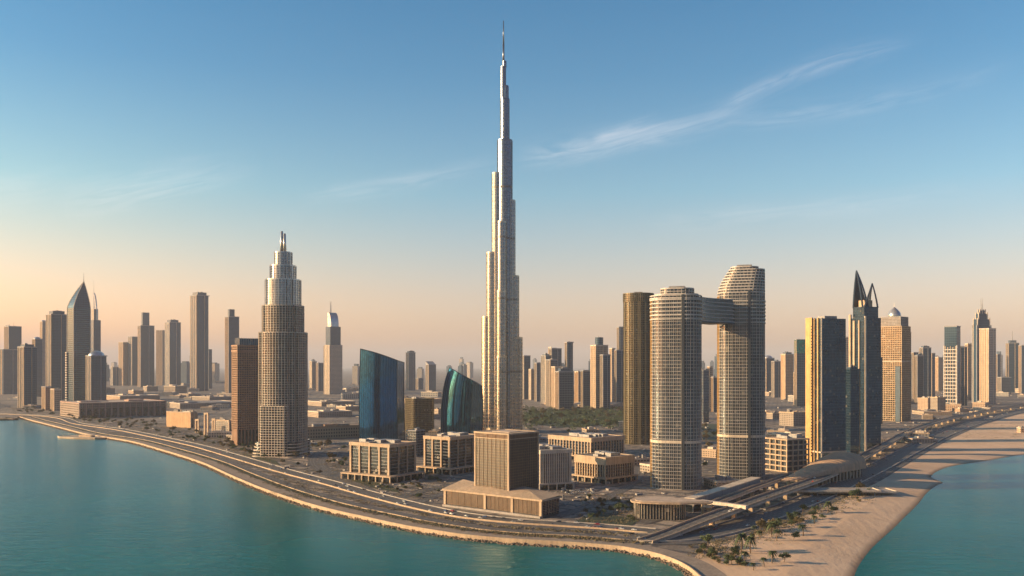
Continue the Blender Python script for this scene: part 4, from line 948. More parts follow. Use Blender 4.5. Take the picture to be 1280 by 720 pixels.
# ------------------------------------------------------------------ the other towers, left to right
T = [
 # label, px0, pxc, px1, base row, top row, style, extra
 ('broad flat hazy grey slab tower cut by the left edge', -14, 4, 24, 493, 437, 'grey', {}),
 ('grey tower with a railed sign frame and mast on its roof, far left', 5, 11, 27, 489, 408, 'blue', dict(top='sign')),
 ('dark glass tower with two bright golden side strips, nearest of the far left cluster', 22, 30, 46, 510, 434, 'blue', dict(top='cap')),
 ('slim grey tower with stepped rounded top behind the golden striped one', 40, 44, 53, 496, 424, 'grey', dict(top='round')),
 ('thin rounded pale tower squeezed left of the broad blue one', 50, 53, 59, 493, 402, 'cream', dict(top='round')),
 ('broad blue-grey glass tower with chamfered stepped top, far left cluster', 57, 64, 85, 500, 393, 'blue', dict(top='cap', rnd=.2)),
 ('small brown block with a gold lit end at the foot of the broad blue tower', 52, 57, 64, 513, 484, 'brown', dict(name='office_block', cat='office block')),
 ('small tan block with a ragged roof left of the shopping mall', 63, 68, 76, 514, 487, 'tan', dict(name='office_block', cat='office block')),
 ('dark tower with golden left edge and domed top, standing in front of the pointed tower', 107, 114, 134, 505, 445, 'blue', dict(top='round', rnd=.15)),
 ('stubby distant grey block right of the domed dark tower', 138, 141, 148, 482, 459, 'grey', {}),
 ('tan sided tower, leftmost of the group behind the mall roofs', 148, 154, 161, 482, 428, 'tan', {}),
 ('slim dark glass tower with pale edge beside the tall chimney-topped slab', 160, 165, 173, 482, 421, 'blue', {}),
 ('wide blue-grey slab tower with a narrow raised stub on its left', 172, 176, 193, 484, 407, 'blue', dict(stub=390)),
 ('tan striped tower joined edge to edge with a taller blue one', 195, 203, 208, 482, 413, 'tan', {}),
 ('blue tower with small square cap, left of the lone dark tower', 206, 212, 226, 485, 403, 'blue', dict(top='cap')),
 ('lone tall dark blue tower with rounded top, between mall and brown hotel block', 237, 246, 262, 489, 369, 'blue', dict(top='cap', rnd=.2)),
 ('short slate tower leaning close on the right of the lone dark tower', 259, 261, 265, 486, 437, 'blue', {}),
 ('dark tower with narrow raised chimney behind the brown hotel block', 281, 286, 299, 493, 396, 'blue', dict(stub=386)),
 ('short tan tower, left one of two at the foot of the arched hotel tower', 387, 390, 396, 487, 452, 'tan', {}),
 ('short slate tower, right one of two at the foot of the arched hotel tower', 395, 398, 405, 489, 454, 'grey', {}),
 ('hazy tower with small rounded cap right of the blue slanted glass tower', 507, 511, 520, 488, 441, 'grey', dict(top='cap', rnd=.2)),
 ('squat hazy slab right of the rounded cap tower', 519, 523, 529, 487, 473, 'grey', {}),
 ('hazy tower with a sloping top between the two mirror glass towers', 532, 536, 545, 490, 456, 'grey', dict(top='slant')),
 ('blue-grey tower immediately right of the tallest tower', 652, 655, 663, 499, 445, 'blue', {}),
 ('low peach tower second right of the tallest tower', 661, 664, 669, 500, 462, 'tan', {}),
 ('slim slate tower with pale left edge, third right of the tallest tower', 668, 671, 677, 502, 454, 'grey', {}),
 ('slate tower with flat cap left of the portal-framed one', 676, 682, 689, 505, 445, 'grey', dict(top='cap')),
 ('blue tower with a pale portal frame at its top', 686, 690, 702, 500, 436, 'blue', dict(portal=1)),
 ('grey fronted tower with a low side step before the portal-framed one', 682, 688, 697, 508, 450, 'grey', {}),
 ('tall smooth round-topped tower in the cluster right of the tallest tower', 706, 709, 717, 505, 428, 'blue', dict(rnd=.3)),
 ('grey tower with pale frame left behind the white edged block', 689, 694, 706, 510, 459, 'cream', {}),
 ('dark block with crisp white edges, frontmost of the cluster right of the tallest tower', 694, 699, 717, 514, 465, 'dark', dict(top='cap')),
 ('sand coloured tower between the white edged block and a grey one', 718, 723, 728, 507, 465, 'tan', {}),
 ('pinkish grey tower with one bright corner left of the drum topped tower', 726, 729, 740, 509, 464, 'grey', {}),
 ('tall tower with ledge and a blue drum on top, left of the round bronze tower', 738, 745, 760, 511, 432, 'tan', dict(top='cyl')),
 ('blue tower with rounded pale left edge in front of the drum topped tower', 750, 754, 763, 512, 444, 'blue', {}),
 ('thin pale tower between two blue ones left of the round bronze tower', 762, 765, 769, 505, 436, 'cream', {}),
 ('blue slab touching the round bronze tower on its left', 768, 771, 781, 509, 438, 'blue', {}),
 ('tallest grey tower peeping out left behind the round bronze tower', 771, 774, 784, 500, 409, 'grey', dict(rnd=.3)),
 ('dark blue tower seen left in the gap under the sky bridge', 874, 879, 886, 528, 463, 'blue', {}),
 ('thin golden edged tower seen in the middle of the gap under the sky bridge', 884, 887, 891, 510, 459, 'tan', {}),
 ('short blue tower at the right of the gap under the sky bridge', 889, 892, 899, 515, 472, 'blue', {}),
 ('far blue tower with domed roof just right of the bridged twin towers', 952, 958, 968, 494, 448, 'blue', dict(top='round')),
 ('slate slab second right of the bridged twin towers', 964, 968, 977, 497, 452, 'grey', {}),
 ('tan edged tower with a small dark block on top, before the green topped tower', 976, 982, 992, 500, 443, 'tan', dict(top='cap')),
 ('tower with a sea green glass top, left of the golden slab tower', 993, 996, 1009, 508, 425, 'deep', dict(green=1)),
 ('short tan tower before the green topped one', 992, 996, 1002, 506, 466, 'tan', {}),
 ('pale tower peeping out between the golden slab tower and crown tower', 1050, 1054, 1064, 510, 422, 'cream', {}),
 ('low dark tower wedged between crown tower and golden domed tower', 1093, 1096, 1103, 530, 447, 'deep', {}),
 ('blue slab rising directly behind the golden domed tower', 1128, 1131, 1139, 512, 416, 'blue', {}),
 ('blue tower with golden uneven roof, right of the golden domed tower', 1137, 1142, 1148, 500, 441, 'deep', {}),
 ('dark tower with thin mast, second right of the golden domed tower', 1143, 1147, 1154, 505, 445, 'dark', dict(top='spire')),
 ('broad blue tower with a pale flat top, third right of the golden domed tower', 1149, 1154, 1164, 500, 435, 'blue', dict(top='cap')),
 ('narrow slate tower edged against the broad pale topped blue one', 1162, 1165, 1169, 496, 442, 'grey', {}),
 ('far peach coloured pair-like tower left of the striped tower', 1168, 1173, 1179, 489, 447, 'tan', {}),
 ('tower with white floor stripes below and teal glass above, right cluster', 1180, 1196, 1201, 510, 408, 'blue', dict(step=(433, .96, 'deep'), stripes=1)),
 ('blue slab joined to the right of the white striped tower', 1198, 1201, 1209, 507, 434, 'deep', {}),
 ('pinkish tower between the striped tower and twin mast tower', 1206, 1210, 1217, 500, 430, 'tan', {}),
 ('tower with a pale smooth front face, right of the twin mast tower', 1224, 1236, 1245, 506, 411, 'cream', dict(rnd=0)),
 ('short far tower right of the pale faced one', 1244, 1247, 1251, 490, 443, 'grey', {}),
 ('squat dark block with bright roof, far right before the last tall towers', 1246, 1252, 1264, 493, 472, 'dark', dict(name='office_block', cat='office block')),
 ('dark blue tower with a thin roof mast near the right edge', 1257, 1261, 1274, 490, 429, 'deep', dict(top='spire')),
 ('slate blue tower cut by the right edge', 1273, 1277, 1290, 492, 432, 'blue', {}),
]
for lab, p0, pc, p1, pb, pt_, st, ex in T:
    ex = dict(ex); stub = ex.pop('stub', None); portal = ex.pop('portal', 0); green = ex.pop('green', 0); stripes = ex.pop('stripes', 0)
    t = tower(lab, p0, pc, p1, pb, pt_, st, **ex)
    ox, oy, a, b, rz, d = corner(p0, pc, p1, pb, None); FOOT.pop()
    z1 = ZT(pt_, d)
    if stub: MB().box(-a*.2, 0, z1, a*.42, b*.5, ZT(stub, d)-z1).build('raised_stub', MF['grey'], t)
    if portal:
        for x in (-.45, .45): MB().box(a*x, -b/2-1.5, z1*.8, 3, 3, z1*.22).build('portal_post', CREAM, t)
        MB().box(0, -b/2-1.5, z1*1.02, a, 3, 3.5).build('portal_beam', CREAM, t)
    if green: MB().prism(off(rect(a, b), .8), z1*.8, z1+1).build('green_glass_top', mat_glass('sea green glass', (0.03, 0.2, 0.18), .12, .7, 5, 6), t)
    if stripes:
        zs = ZT(433, d); mb = MB()
        for i in range(16): mb.box(-a*.02, -b/2-.5, 14+(zs-14)*i/16, a*.96, 1.6, 2.6)
        mb.build('white_floor_stripes', WHITE, t)
        for x in (-.5, .5): MB().box(a*x, -b/2-.6, 0, 2.4, 2.4, zs+3).build('white_edge', WHITE, t)

# ------------------------------------------------------------------ viaduct, station, pavilion
def viaduct(label, pts, wid, name='viaduct', step=38, pw=3.0, k=8):
    P = line(pts, k); t = thing(name, label, 'viaduct', (P[0][0], P[0][1], 0)); x0, y0 = P[0][:2]
    Q = [(x-x0, y-y0, z) for x, y, z in P]
    dk = ribbon([(x, y, z+.02) for x, y, z in Q], wid); dk.build('roadway', R3, t)
    wallribbon(Q, 0, wid+1.2, -1.9, 0).build('deck_girder', CREAM, t)
    for s in (-1, 1): wallribbon(Q, s*(wid/2+.4), .7, -.5, 1.5).build('parapet', KERB, t)
    acc = step
    for a_, b_ in zip(Q, Q[1:]):
        L = math.hypot(b_[0]-a_[0], b_[1]-a_[1]); acc += L
        if acc >= step and b_[2] > 4.2:
            acc = 0; th = math.atan2(b_[1]-a_[1], b_[0]-a_[0])
            mb = MB(); mb.box(b_[0], b_[1], -.1, 3.0, pw*1.3, b_[2]-3.4, th); mb.box(b_[0], b_[1], b_[2]-3.6, 3.4, wid*.72, 1.75, th); mb.build('pier', KERB, t)
    return P
va = viaduct('long curved elevated roadway rising from the shore road and passing through the station', [(806, 677, .7), (835, 667, 2.5), (870, 653, 6), (905, 640, 9), (960, 620, 10), (1015, 601, 10), (1050, 586, 10), (1100, 559, 10), (1150, 534, 10), (1210, 518, 10), (1290, 505, 10), (1420, 492, 10), (1700, 480, 10)], 13)
vb = viaduct('narrow elevated track running beside the main viaduct into the station from the left', [(884, 632, 9), (915, 620, 9.5), (950, 607, 10), (1000, 590, 10)], 7, 'elevated_track', 34, 2.4)
A = Vector(G(876, 629, 9.5)); B = Vector(G(934, 637, 9.5))
t = thing('footbridge', 'straight pale footbridge beam crossing between the elevated track and main viaduct', 'footbridge', (A.x, A.y, 0)); c = (B-A)
wallribbon([(0, 0, 9.6), (c.x, c.y, 9.9)], 0, 4.5, 0, 3.2).build('enclosed_deck', CREAM, t); MB().box(2, 1, 0, 2.4, 2.4, 9.6).build('pier', KERB, t)

A = Vector(G(980, 603, 9)); B = Vector(G(1056, 585, 9)); L = (B-A).length; th = math.atan2(B.y-A.y, B.x-A.x)
t = thing('metro_station', 'station hall under a tapering tan shell roof straddling the viaduct', 'station', (A.x, A.y, 0), th); FOOT.append((*((A+B)/2), 80))
P = []; NW = 14
for i in range(21):
    s = i/20; hw_ = 4+22*s**.8; hh = 11.2+1.5*s+19*s**1.2*(1-.15*s)
    P.append([(L*s, hw_*math.sin(R(-90+180*j/NW)), 10.2+(.4 if j in (0, NW) else 0)+(hh-10.2)*max(0, math.cos(R(-90+180*j/NW))  )**.5) for j in range(NW+1)])
rf = MB().grid(P).build('shell_roof', TAN, t, True)
mb = MB()
for i in range(1, 21):
    for j in range(NW): mb.tube(P[i][j], P[i][j+1], .3, .3, 4, False)
mb.build('roof_ribs', KERB, rf)
mb = MB(); mb.v = [tuple(p) for p in P[-1]]; mb.f = [tuple(range(len(mb.v)))]; mb.build('glazed_end', G_DARK, t)
mb = MB(); n = 12
for i in range(n):
    s = .42+.56*i/n; MB().box(L*s, -(4+22*s**.8)+2.2, 0, 1.2, 1.4, 11).build('column', CREAM, t)
for sgn in (-1, 1): MB().prism([(L*.4, sgn*9), (L, sgn*20), (L, sgn*20+sgn*.4), (L*.4, sgn*9+sgn*.4)][::sgn], 0, 10.2).build('side_glazing', G_BRZ, t)
for lab, (px, py, z), sx_, sy_, r_ in (('flat pale canopy slab reaching from the station towards the beach', (1042, 612, 5.5), 90, 20, -.35), ('lower flat concrete platform beside the highway, at the beach end of the station', (1066, 613, 3.2), 84, 26, -.30)):
    x, y = G(px, py, z); u_ = thing('canopy', lab, 'canopy', (x, y, 0), th+r_-.5)
    MB().prism(rect(sx_, sy_), z-1, z, bot=True).build('roof_slab', CONC, u_); MB().ring(off(rect(sx_, sy_), .4), off(rect(sx_, sy_), -.6), z-1.2, z+.7).build('edge_beam', CREAM, u_)
    for i in range(5):
        for q in (-1, 1): MB().box(-sx_*.44+sx_*.88*i/4, q*sy_*.4, 0, .9, .9, z-.9).build('column', CONC, u_)

x, y = G(829, 650); y += 16
t = thing('glass_pavilion', 'rounded glass pavilion under an overhanging curved pale roof plate, behind the ramp start', 'pavilion', (x, y, 0), R(-12)); FOOT.append((x, y, 34))
P = rrect(44, 30, 12, 6); MB().prism(P, 0, 14).build('glass_wall', G_DARK, t); mb = MB(); fins(mb, P, 0, 14, 2.6, .3, .35); mb.build('mullions', CREAM, t)
P = [(-26, -6), (-24, -15), (-16, -19), (0, -20), (18, -18), (44, -9), (46, -2), (30, 8), (10, 16), (-8, 18), (-22, 12)]
MB().prism(P, 14.2, 15.6, bot=True).build('roof_plate', KERB, t); MB().prism(off(P, -4), 15.6, 16.1).build('roof_surface', ROOFL, t)
x2, y2 = G(797, 640); t = thing('entrance_canopy', 'small sunlit cream stepped entrance block at the left end of the glass pavilion', 'entrance', (x2, y2, 0), R(-20)); FOOT.append((x2, y2, 10))
MB().box(0, 0, 0, 6, 6, 9).build('block', CREAM, t); MB().box(6, 2, 5.2, 14, 5, 3).build('canopy', STONE, t); MB().box(12, 2, 0, 1.5, 1.5, 5.2).build('column', CREAM, t)
A = Vector(G(862, 640)); B = Vector(G(945, 613)); c = B-A; t = thing('covered_walkway', 'long grey covered walkway climbing from the pavilion towards the station', 'walkway', (A.x, A.y, 0)); FOOT.append((*((A+B)/2), 50))
wallribbon([(0, 0, 6.5), (c.x*.5, c.y*.5, 7.2), (c.x, c.y, 8)], 0, 9, 0, 5.6).build('enclosed_gallery', CONC, t); wallribbon([(0, 0, 12.1), (c.x, c.y, 13.7)], 0, 10.5, 0, .8).build('roof_slab', CREAM, t)
wallribbon([(0, 0, 0), (c.x, c.y, 0)], 0, 7.5, 0, 6.6).build('glazed_ground_floor', G_DARK, t)
for i in range(8): MB().box(c.x*i/7+2.4, c.y*i/7-4.6, 0, .9, .9, 7).build('column', CREAM, t)

def openfloors(label, px, pyb, pyt, n, fr, name='parking_garage', cat='parking garage'):
    ox, oy, a, b, rz, d = corner(*px, pyb); t = thing(name, label, cat, (ox, oy, 0), rz); z1 = ZT(pyt, d)
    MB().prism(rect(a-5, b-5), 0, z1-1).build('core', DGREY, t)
    for i in range(n+1): z = z1*i/n; MB().prism(rect(a, b), z, z+1.6, bot=True).build('floor_slab', fr, t)
    na, nb = max(3, int(a/9)), max(3, int(b/9)); pts = [(-a/2+1+(a-2)*i/na, -b/2+.6) for i in range(na+1)]+[(a/2-.6, -b/2+1+(b-2)*i/nb) for i in range(1, nb+1)]
    for x_, y_ in pts: MB().box(x_, y_, 1.6, 1.4, 1.4, z1-1.6).build('column', fr, t)
    plant(t, a, b, z1+1.6, 6, .8, 5)
openfloors('open-floored tan garage block between the bridged twin towers and the golden slab tower', (955, 984, 1012), 591, 551, 6, STONE)

def block(label, px0, pxc, px1, pyb, h, mat, name='low_building', cat='low building', roof=ROOFL, win=None, yaw=None, openings=0):
    ox, oy, a, b, rz, d = corner(px0, pxc, px1, pyb, yaw); t = thing(name, label, cat, (ox, oy, 0), rz)
    MB().prism(rect(a, b), 0, h).build('walls', win or MF['low'], t); MB().ring(off(rect(a, b), .4), off(rect(a, b), -1), h-1, h+1.5).build('parapet', mat, t)
    MB().prism(rect(a-2.2, b-2.2), h, h+.5).build('roof', roof, t); rr = random.Random(int(px0*3+pyb)); 
    for i in range(5): MB().box(rr.uniform(-.36, .36)*a, rr.uniform(-.36, .36)*b, h+.5, rr.uniform(.08, .25)*a, rr.uniform(.08, .25)*b, rr.uniform(2, 5)).build('roof_plant', rr.choice([PLANT, mat, ROOF]), t)
    if openings:
        for i in range(openings):
            MB().box(a/2+.3, -b/2+b*(i+.5)/openings, 1, .8, b/openings*.5, h*.62).build('window', G_DARK, t)
        for i in range(openings+1): MB().box(a/2+.7, -b/2+b*i/openings*.99+.6, 0, 1.6, 2.4, h-1).build('pier', mat, t)
    return t
PK = mat_plain('pink stone', (0.42, 0.27, 0.20), 0.8)
block('long pinkish shopping mall wing with a golden lit gridded end, far left', 75, 99, 208, 523, 38, PK, 'shopping_mall', 'shopping mall', win=MF['brown'], openings=14)
block('orange lit cube-like mall pavilion with dark openings right of the long pink wing', 208, 238, 246, 535, 33, STONE, 'mall_pavilion', 'mall pavilion', win=mat_plain('orange stone', (0.55, 0.34, 0.18), .8), openings=2, yaw=52)
for k, (p0, p1, py, l) in enumerate(((243, 250, 541, 'leftmost of three freestanding tan portal frames before the mall'), (254, 262, 544, 'tallest middle portal frame before the mall'), (264, 270, 545, 'rightmost narrow portal frame before the mall'))):
    ox, oy, a, b, rz, d = corner(p0, (p0+p1*2)/3, p1, py, 48); t = thing('portal_frame', l, 'portal', (ox, oy, 0), rz, 'portal frames in front of the mall'); h = (24, 40, 30)[k]
    for q in (-1, 1): MB().box(q*(a/2-1.5), 0, 0, 3, b*.5, h).build('post', STONE, t)
    MB().box(0, 0, h-.1, a, b*.5, 3.5).build('lintel', STONE, t)
block('tan low mall building left of the brown hotel block', 268, 286, 296, 541, 24, STONE, 'mall_building', 'mall building', openings=2, yaw=52)
block('long low brown-walled hall right of the stepped tower with a great flat roof', 372, 380, 462, 550, 22, BROWN, 'exhibition_hall', 'hall', openings=0, win=MF['brown'], yaw=68)
LB = [('wide pale flat-roofed hall behind the mall, below the lone dark tower', 205, 225, 300, 511, 16), ('grey flat-roofed hall behind the pink mall wing', 128, 150, 200, 502, 20), ('low flat hall before the lone dark tower', 240, 262, 292, 501, 14),
      ('broad flat-roofed hall right behind the stepped tower', 380, 398, 440, 522, 14), ('pale flat roof hall before the arched hotel tower', 384, 402, 444, 508, 14), ('pale low hall between the slanted glass tower and arched hotel tower', 420, 432, 450, 514, 13),
      ('sandy low hall at the foot of the hazy capped tower', 500, 520, 552, 505, 15), ('low tan building behind the teal curved glass tower', 540, 548, 560, 522, 20), ('ornate low tan building behind the garage', 974, 992, 1008, 533, 30), ('pale low slab right of the ornate tan building', 958, 966, 978, 524, 14),
      ('tan gridded low block with golden corner before the white striped tower', 1147, 1160, 1168, 513, 36), ('golden cornered low block touching the tan gridded one on its right', 1163, 1172, 1182, 515, 42), ('sandy low shed by the highway before the striped tower', 1140, 1155, 1190, 519, 8),
      ('small white kiosk building on the beach at the right edge', 1271, 1276, 1284, 541, 9), ('flat plaza building behind the left bridged tower', 800, 818, 840, 592, 9), ('flat pale hall at the foot of the right bridged tower', 880, 896, 925, 612, 8), ('flat grey hall left behind the bridged twin towers', 778, 792, 812, 583, 9)]
for l, p0, pc, p1, py, h in LB: block(l, p0, pc, p1, py, h, STONE if 'tan' in l or 'sand' in l else CREAM)
for i, (p0, pc, p1, py, l) in enumerate(((680, 690, 705, 506, 'leftmost of the three pale sloping roof halls before the tower cluster'), (712, 724, 742, 508, 'middle one of the three pale sloping roof halls'), (742, 754, 778, 510, 'right one of the three pale sloping roof halls, by the bronze tower'))):
    ox, oy, a, b, rz, d = corner(p0, pc, p1, py); t = thing('sloping_roof_hall', l, 'hall', (ox, oy, 0), rz, 'pale sloping roof halls')
    MB().prism(rect(a, b), 0, 6).build('walls', STONE, t); mb = MB(); A_, B_ = a/2+2, b/2+2
    mb.v = [(-A_, -B_, 6), (A_, -B_, 6), (A_, B_, 16), (-A_, B_, 16), (-A_, -B_, 4.8), (A_, -B_, 4.8), (A_, B_, 5), (-A_, B_, 5)]; mb.f = [(0, 1, 2, 3), (4, 5, 1, 0), (5, 6, 2, 1), (6, 7, 3, 2), (7, 4, 0, 3)]; mb.build('sloping_roof', ROOFL, t)

# ------------------------------------------------------------------ ordinary low blocks across the plain
def near(P, x, y): return min(math.hypot(p[0]-x, p[1]-y) for p in P)
def interp(P, x):      # depth of a polyline where it shows at photo column x
    best = 0
    for a_, b_ in zip(P, P[1:]):
        pa, pb = 640+F*a_[0]/a_[1], 640+F*b_[0]/b_[1]
        if min(pa, pb) <= x <= max(pa, pb) and pa != pb: best = max(best, a_[1]+(b_[1]-a_[1])*(x-pa)/(pb-pa))
    return best
vis = [line(P) for P in side_roads.values()]
protos = []
for v in range(8):
    rr = random.Random(v+40); a, b, h = rr.uniform(26, 60), rr.uniform(24, 60), rr.uniform(7, 24)
    wm = [MF['low'], MF['lowg'], MF['cream'], MF['low']][v % 4]
    pc = [MB().prism(rect(a, b), 0, h).mesh('walls', wm), MB().ring(off(rect(a, b), .35), off(rect(a, b), -.8), h-.6, h+1.3).mesh('parapet', STONE if v % 2 else CREAM),
          MB().prism(rect(a-1.8, b-1.8), h-.2, h+.3).mesh('roof', ROOFL if v % 3 else ROOF)]
    mb = MB(); mb.box(a*rr.uniform(-.2, .2), b*rr.uniform(-.2, .2), h+.3, a*.3, b*.3, 4); m1 = mb.mesh('stair_house', CREAM)
    m2 = MB().box(-a*.3, b*.3, h+.3, a*.15, b*.2, 2.2).mesh('roof_plant', PLANT)
    if v % 2: pc.append(MB().box(a*.62, 0, 0, a*.26, b*.7, h*.6).mesh('side_wing', wm))
    protos.append((pc+[m1, m2], math.hypot(a, b)/2, ['sandy', 'grey', 'cream', 'tan'][v % 4]))
cnt = 0; rr = random.Random(5)
while cnt < 292:
    px = rr.uniform(-130, 1410); py = rr.choice([rr.uniform(482, 556), rr.uniform(474, 500), rr.uniform(484, 520)])
    if 830 < px < 1010 and py < 575 and rr.random() < .3: py = rr.uniform(500, 585)
    x, y = G(px, py); v = rr.randrange(8); pc, rad, tone = protos[v]; s = rr.uniform(.6, 1.15) if py > 500 else rr.uniform(.8, 1.7)
    lim = max(interp(main, px), interp(hw, px) if px > 960 else 0)
    if y < lim+(110 if px < 350 else 60) or (px > 1000 and y < interp(hw, px)+80): continue
    if 650 < px < 785 and 505 < py < 542: continue
    if 370 < px < 500 and y < 1500: continue
    if any(math.hypot(x-fx, y-fy) < fr+rad*s*1.0 for fx, fy, fr in FOOT): continue
    if y < 2400 and min(near(q, x, y) for q in vis) < rad*s+10: continue
    FOOT.append((x, y, rad*s)); cnt += 1
    zone = 'left of the stepped tower' if px < 325 else 'between the stepped and tallest towers' if px < 600 else 'between the tallest tower and bridged towers' if px < 812 else 'around the golden slab tower' if px < 1060 else 'right of the crown tower'
    t = thing('low_building', '%s flat-roofed low block scattered on the plain %s' % (tone, zone), 'low building', (x, y, 0), rr.uniform(-.9, .3), '%s low blocks %s' % (tone, zone))
    sh = rr.uniform(.7, 1.3)
    for me in pc:
        o = bpy.data.objects.new(me.name.split('.')[0], me); COL.objects.link(o); o.parent = t
    t.scale = (s, s, s*sh)
# ghost skyline deep in the haze
gp = []
for v in range(6):
    r2 = random.Random(v); a, b = r2.uniform(26, 42), r2.uniform(26, 42)
    m0 = MB().prism(rect(a, b), 0, 100).mesh('shaft', [MF['grey'], MF['blue'], MF['cream']][v % 3]); m1 = MB().prism(rect(a*.6, b*.6), 100, 100+r2.uniform(4, 14)).mesh('crown', MF['grey'])
    gp.append((m0, m1))
for i in range(250):
    px = rr.uniform(-60, 1340); d = rr.uniform(6000, 13500)
    if 270 < px < 540 and rr.random() < .6: continue
    pt_ = min(464, max(438, rr.gauss(455 if px < 640 else 450, 5))); x = (px-640)/F*d; h = ZT(pt_, d)
    if h < 20: continue
    zone = 'left of the tallest tower' if px < 625 else 'behind the cluster right of the tallest tower' if px < 830 else 'around the bridged towers' if px < 1000 else 'on the right horizon'
    t = thing('distant_tower', 'faint plain tower fading in the haze %s' % zone, 'tower', (x, d, 0), rr.uniform(-.9, -.2), 'hazy distant towers %s' % zone)
    s = rr.uniform(.9, 1.6); t.scale = (s, s, h/106)
    for me in gp[rr.randrange(6)]:
        o = bpy.data.objects.new(me.name.split('.')[0], me); COL.objects.link(o); o.parent = t

# ------------------------------------------------------------------ trees
def tree_meshes(seed, h, rad, leaf, n, ls, mat, lift=.45, flat=.6):
    r2 = random.Random(seed); mb = MB(); tk = MB(); th_ = h*lift*1.1; lean = (r2.uniform(-.5, .5), r2.uniform(-.5, .5))
    tk.tube((0, 0, -.4), (lean[0], lean[1], th_), h*.035, h*.022, 7)
    for i in range(9):
        an = r2.uniform(0, 6.28); rr_ = rad*r2.uniform(.15, .72); zz = h*(lift+.12)+h*(1-lift)*r2.uniform(0, .62)*(1-.4*rr_/rad); c = Vector((lean[0]+rr_*math.cos(an), lean[1]+rr_*math.sin(an), zz))
        tk.tube((lean[0]*.8, lean[1]*.8, th_*.8), tuple(c), h*.018, h*.006, 5, False); lr = rad*r2.uniform(.28, .5)
        for k in range(n//9):
            v_ = Vector((r2.gauss(0, 1), r2.gauss(0, 1), r2.gauss(0, 1))).normalized()*lr*r2.uniform(.35, 1.08); v_.z *= flat; p = c+v_
            e1 = Vector((r2.gauss(0, 1), r2.gauss(0, 1), r2.gauss(0, .6))).normalized()*ls*r2.uniform(.6, 1.3); e2 = e1.orthogonal().normalized()*ls*r2.uniform(.5, 1.1)
            mb.quad(p-e1, p-e2*.6, p+e1, p+e2)
    return tk.mesh('trunk', BARK), mb.mesh('crown', mat)
def palm_meshes(seed, h):
    r2 = random.Random(seed); tk = MB(); mb = MB(); pr = Vector((0, 0, -.4)); lx = r2.uniform(-1, 1)
    for i in range(5): q = Vector((lx*(i/4)**2, 0, h*.8*(i+1)/5)); tk.tube(pr, q, .38-.03*i, .35-.03*i, 7, False); pr = q
    for k in range(22):
        an = 6.283*k/22+r2.uniform(-.1, .1); up = r2.uniform(-.3, 1.1); L = h*.42*r2.uniform(.8, 1.1); p = pr; 
        for j in range(5):
            s = (j+1)/5; q = pr+Vector((math.cos(an)*L*s, math.sin(an)*L*s, L*(up*s-1.15*s*s))); sd_ = Vector((-math.sin(an), math.cos(an), -.5))*(.9*(1-s)+.25)*h/9
            mb.quad(p-sd_, p, q, q-sd_); sd2 = Vector((math.sin(an), -math.cos(an), -.5))*(.9*(1-s)+.25)*h/9; mb.quad(p, p+sd2, q+sd2, q); p = q
    return tk.mesh('trunk', BARK), mb.mesh('crown', LEAF)
TV = [tree_meshes(1, 8.5, 4.6, 0, 780, .42, LEAF), tree_meshes(2, 7.2, 4.0, 0, 640, .40, LEAF, .4), tree_meshes(3, 9.5, 4.8, 0, 800, .45, LEAFD, .42, .75), tree_meshes(4, 6.5, 4.4, 0, 640, .4, LEAF, .35, .5), palm_meshes(5, 9), palm_meshes(6, 7.5)]
SV = [tree_meshes(11, 3.4, 2.9, 0, 380, .34, LEAFD, .12, .6), tree_meshes(12, 2.8, 2.4, 0, 320, .32, LEAF, .1, .6), tree_meshes(13, 4.2, 3.2, 0, 380, .36, LEAF, .15, .7)]
def plant_tree(x, y, v, s, label, group, name='tree', cat='tree', z=0.05):
    t = thing(name, label, cat, (x, y, z), rr.uniform(0, 6.28), group); t.scale = (s*rr.uniform(.9, 1.15), s*rr.uniform(.9, 1.15), s*rr.uniform(.85, 1.15))
    for me in v:
        o = bpy.data.objects.new(me.name.split('.')[0], me); COL.objects.link(o); o.parent = t
near_t = [(927, 690, 1.25, 'tall leaning tree with a forked trunk among the nearest beach trees'), (938, 692, 1.2, 'tall tree right beside the forked one on the beach'), (971, 676, 1.15, 'dark tree standing forward of the grove on open sand'), (992, 676, 1.0, 'isolated dark tree just right of the forward one'),
          (1004, 670, 1.1, 'tree at the right tip of the beach grove'), (886, 686, 1.2, 'leafy tree by the highway where the beach begins'), (965, 704, .95, 'small palm-like tree, middle one of the short row nearest the water'), (955, 708, .75, 'thin small tree left in the short row nearest the water'), (980, 703, .95, 'bushy tree at the right end of the short row nearest the water'),
          (942, 713, .7, 'lowest small tree on the sand at the bottom'), (915, 706, 1.1, 'tree beside the promenade bend, left in the grove'), (931, 702, .9, 'low round tree between the promenade bend and the short row'), (918, 700, 1.0, 'tree right behind the one at the promenade bend')]
for i, (px, py, s, l) in enumerate(near_t):
    x, y = G(px, py); plant_tree(x, y, TV[(4, 4, 5, 3, 5, 0, 4, 5, 1, 5, 3, 4, 0)[i]], s*1.15, l, 'trees on the sandy beach')
for i in range(74):
    s = rr.random(); c = min(max(rr.gauss(0, .42), -1), 1); px, py = 935+145*s+c*22, 672-62*s+c*11
    x, y = G(px, py)
    if near(hw, x, y) < 22: continue
    big = rr.random() < .6
    plant_tree(x, y, rr.choice(TV if big else SV), rr.uniform(.8, 1.25), 'dense dark grove tree between the highway and open sand' if big else 'low shrub in the grove between the highway and open sand', 'beach grove trees' if big else 'beach grove shrubs', 'tree' if big else 'shrub', 'tree' if big else 'shrub')
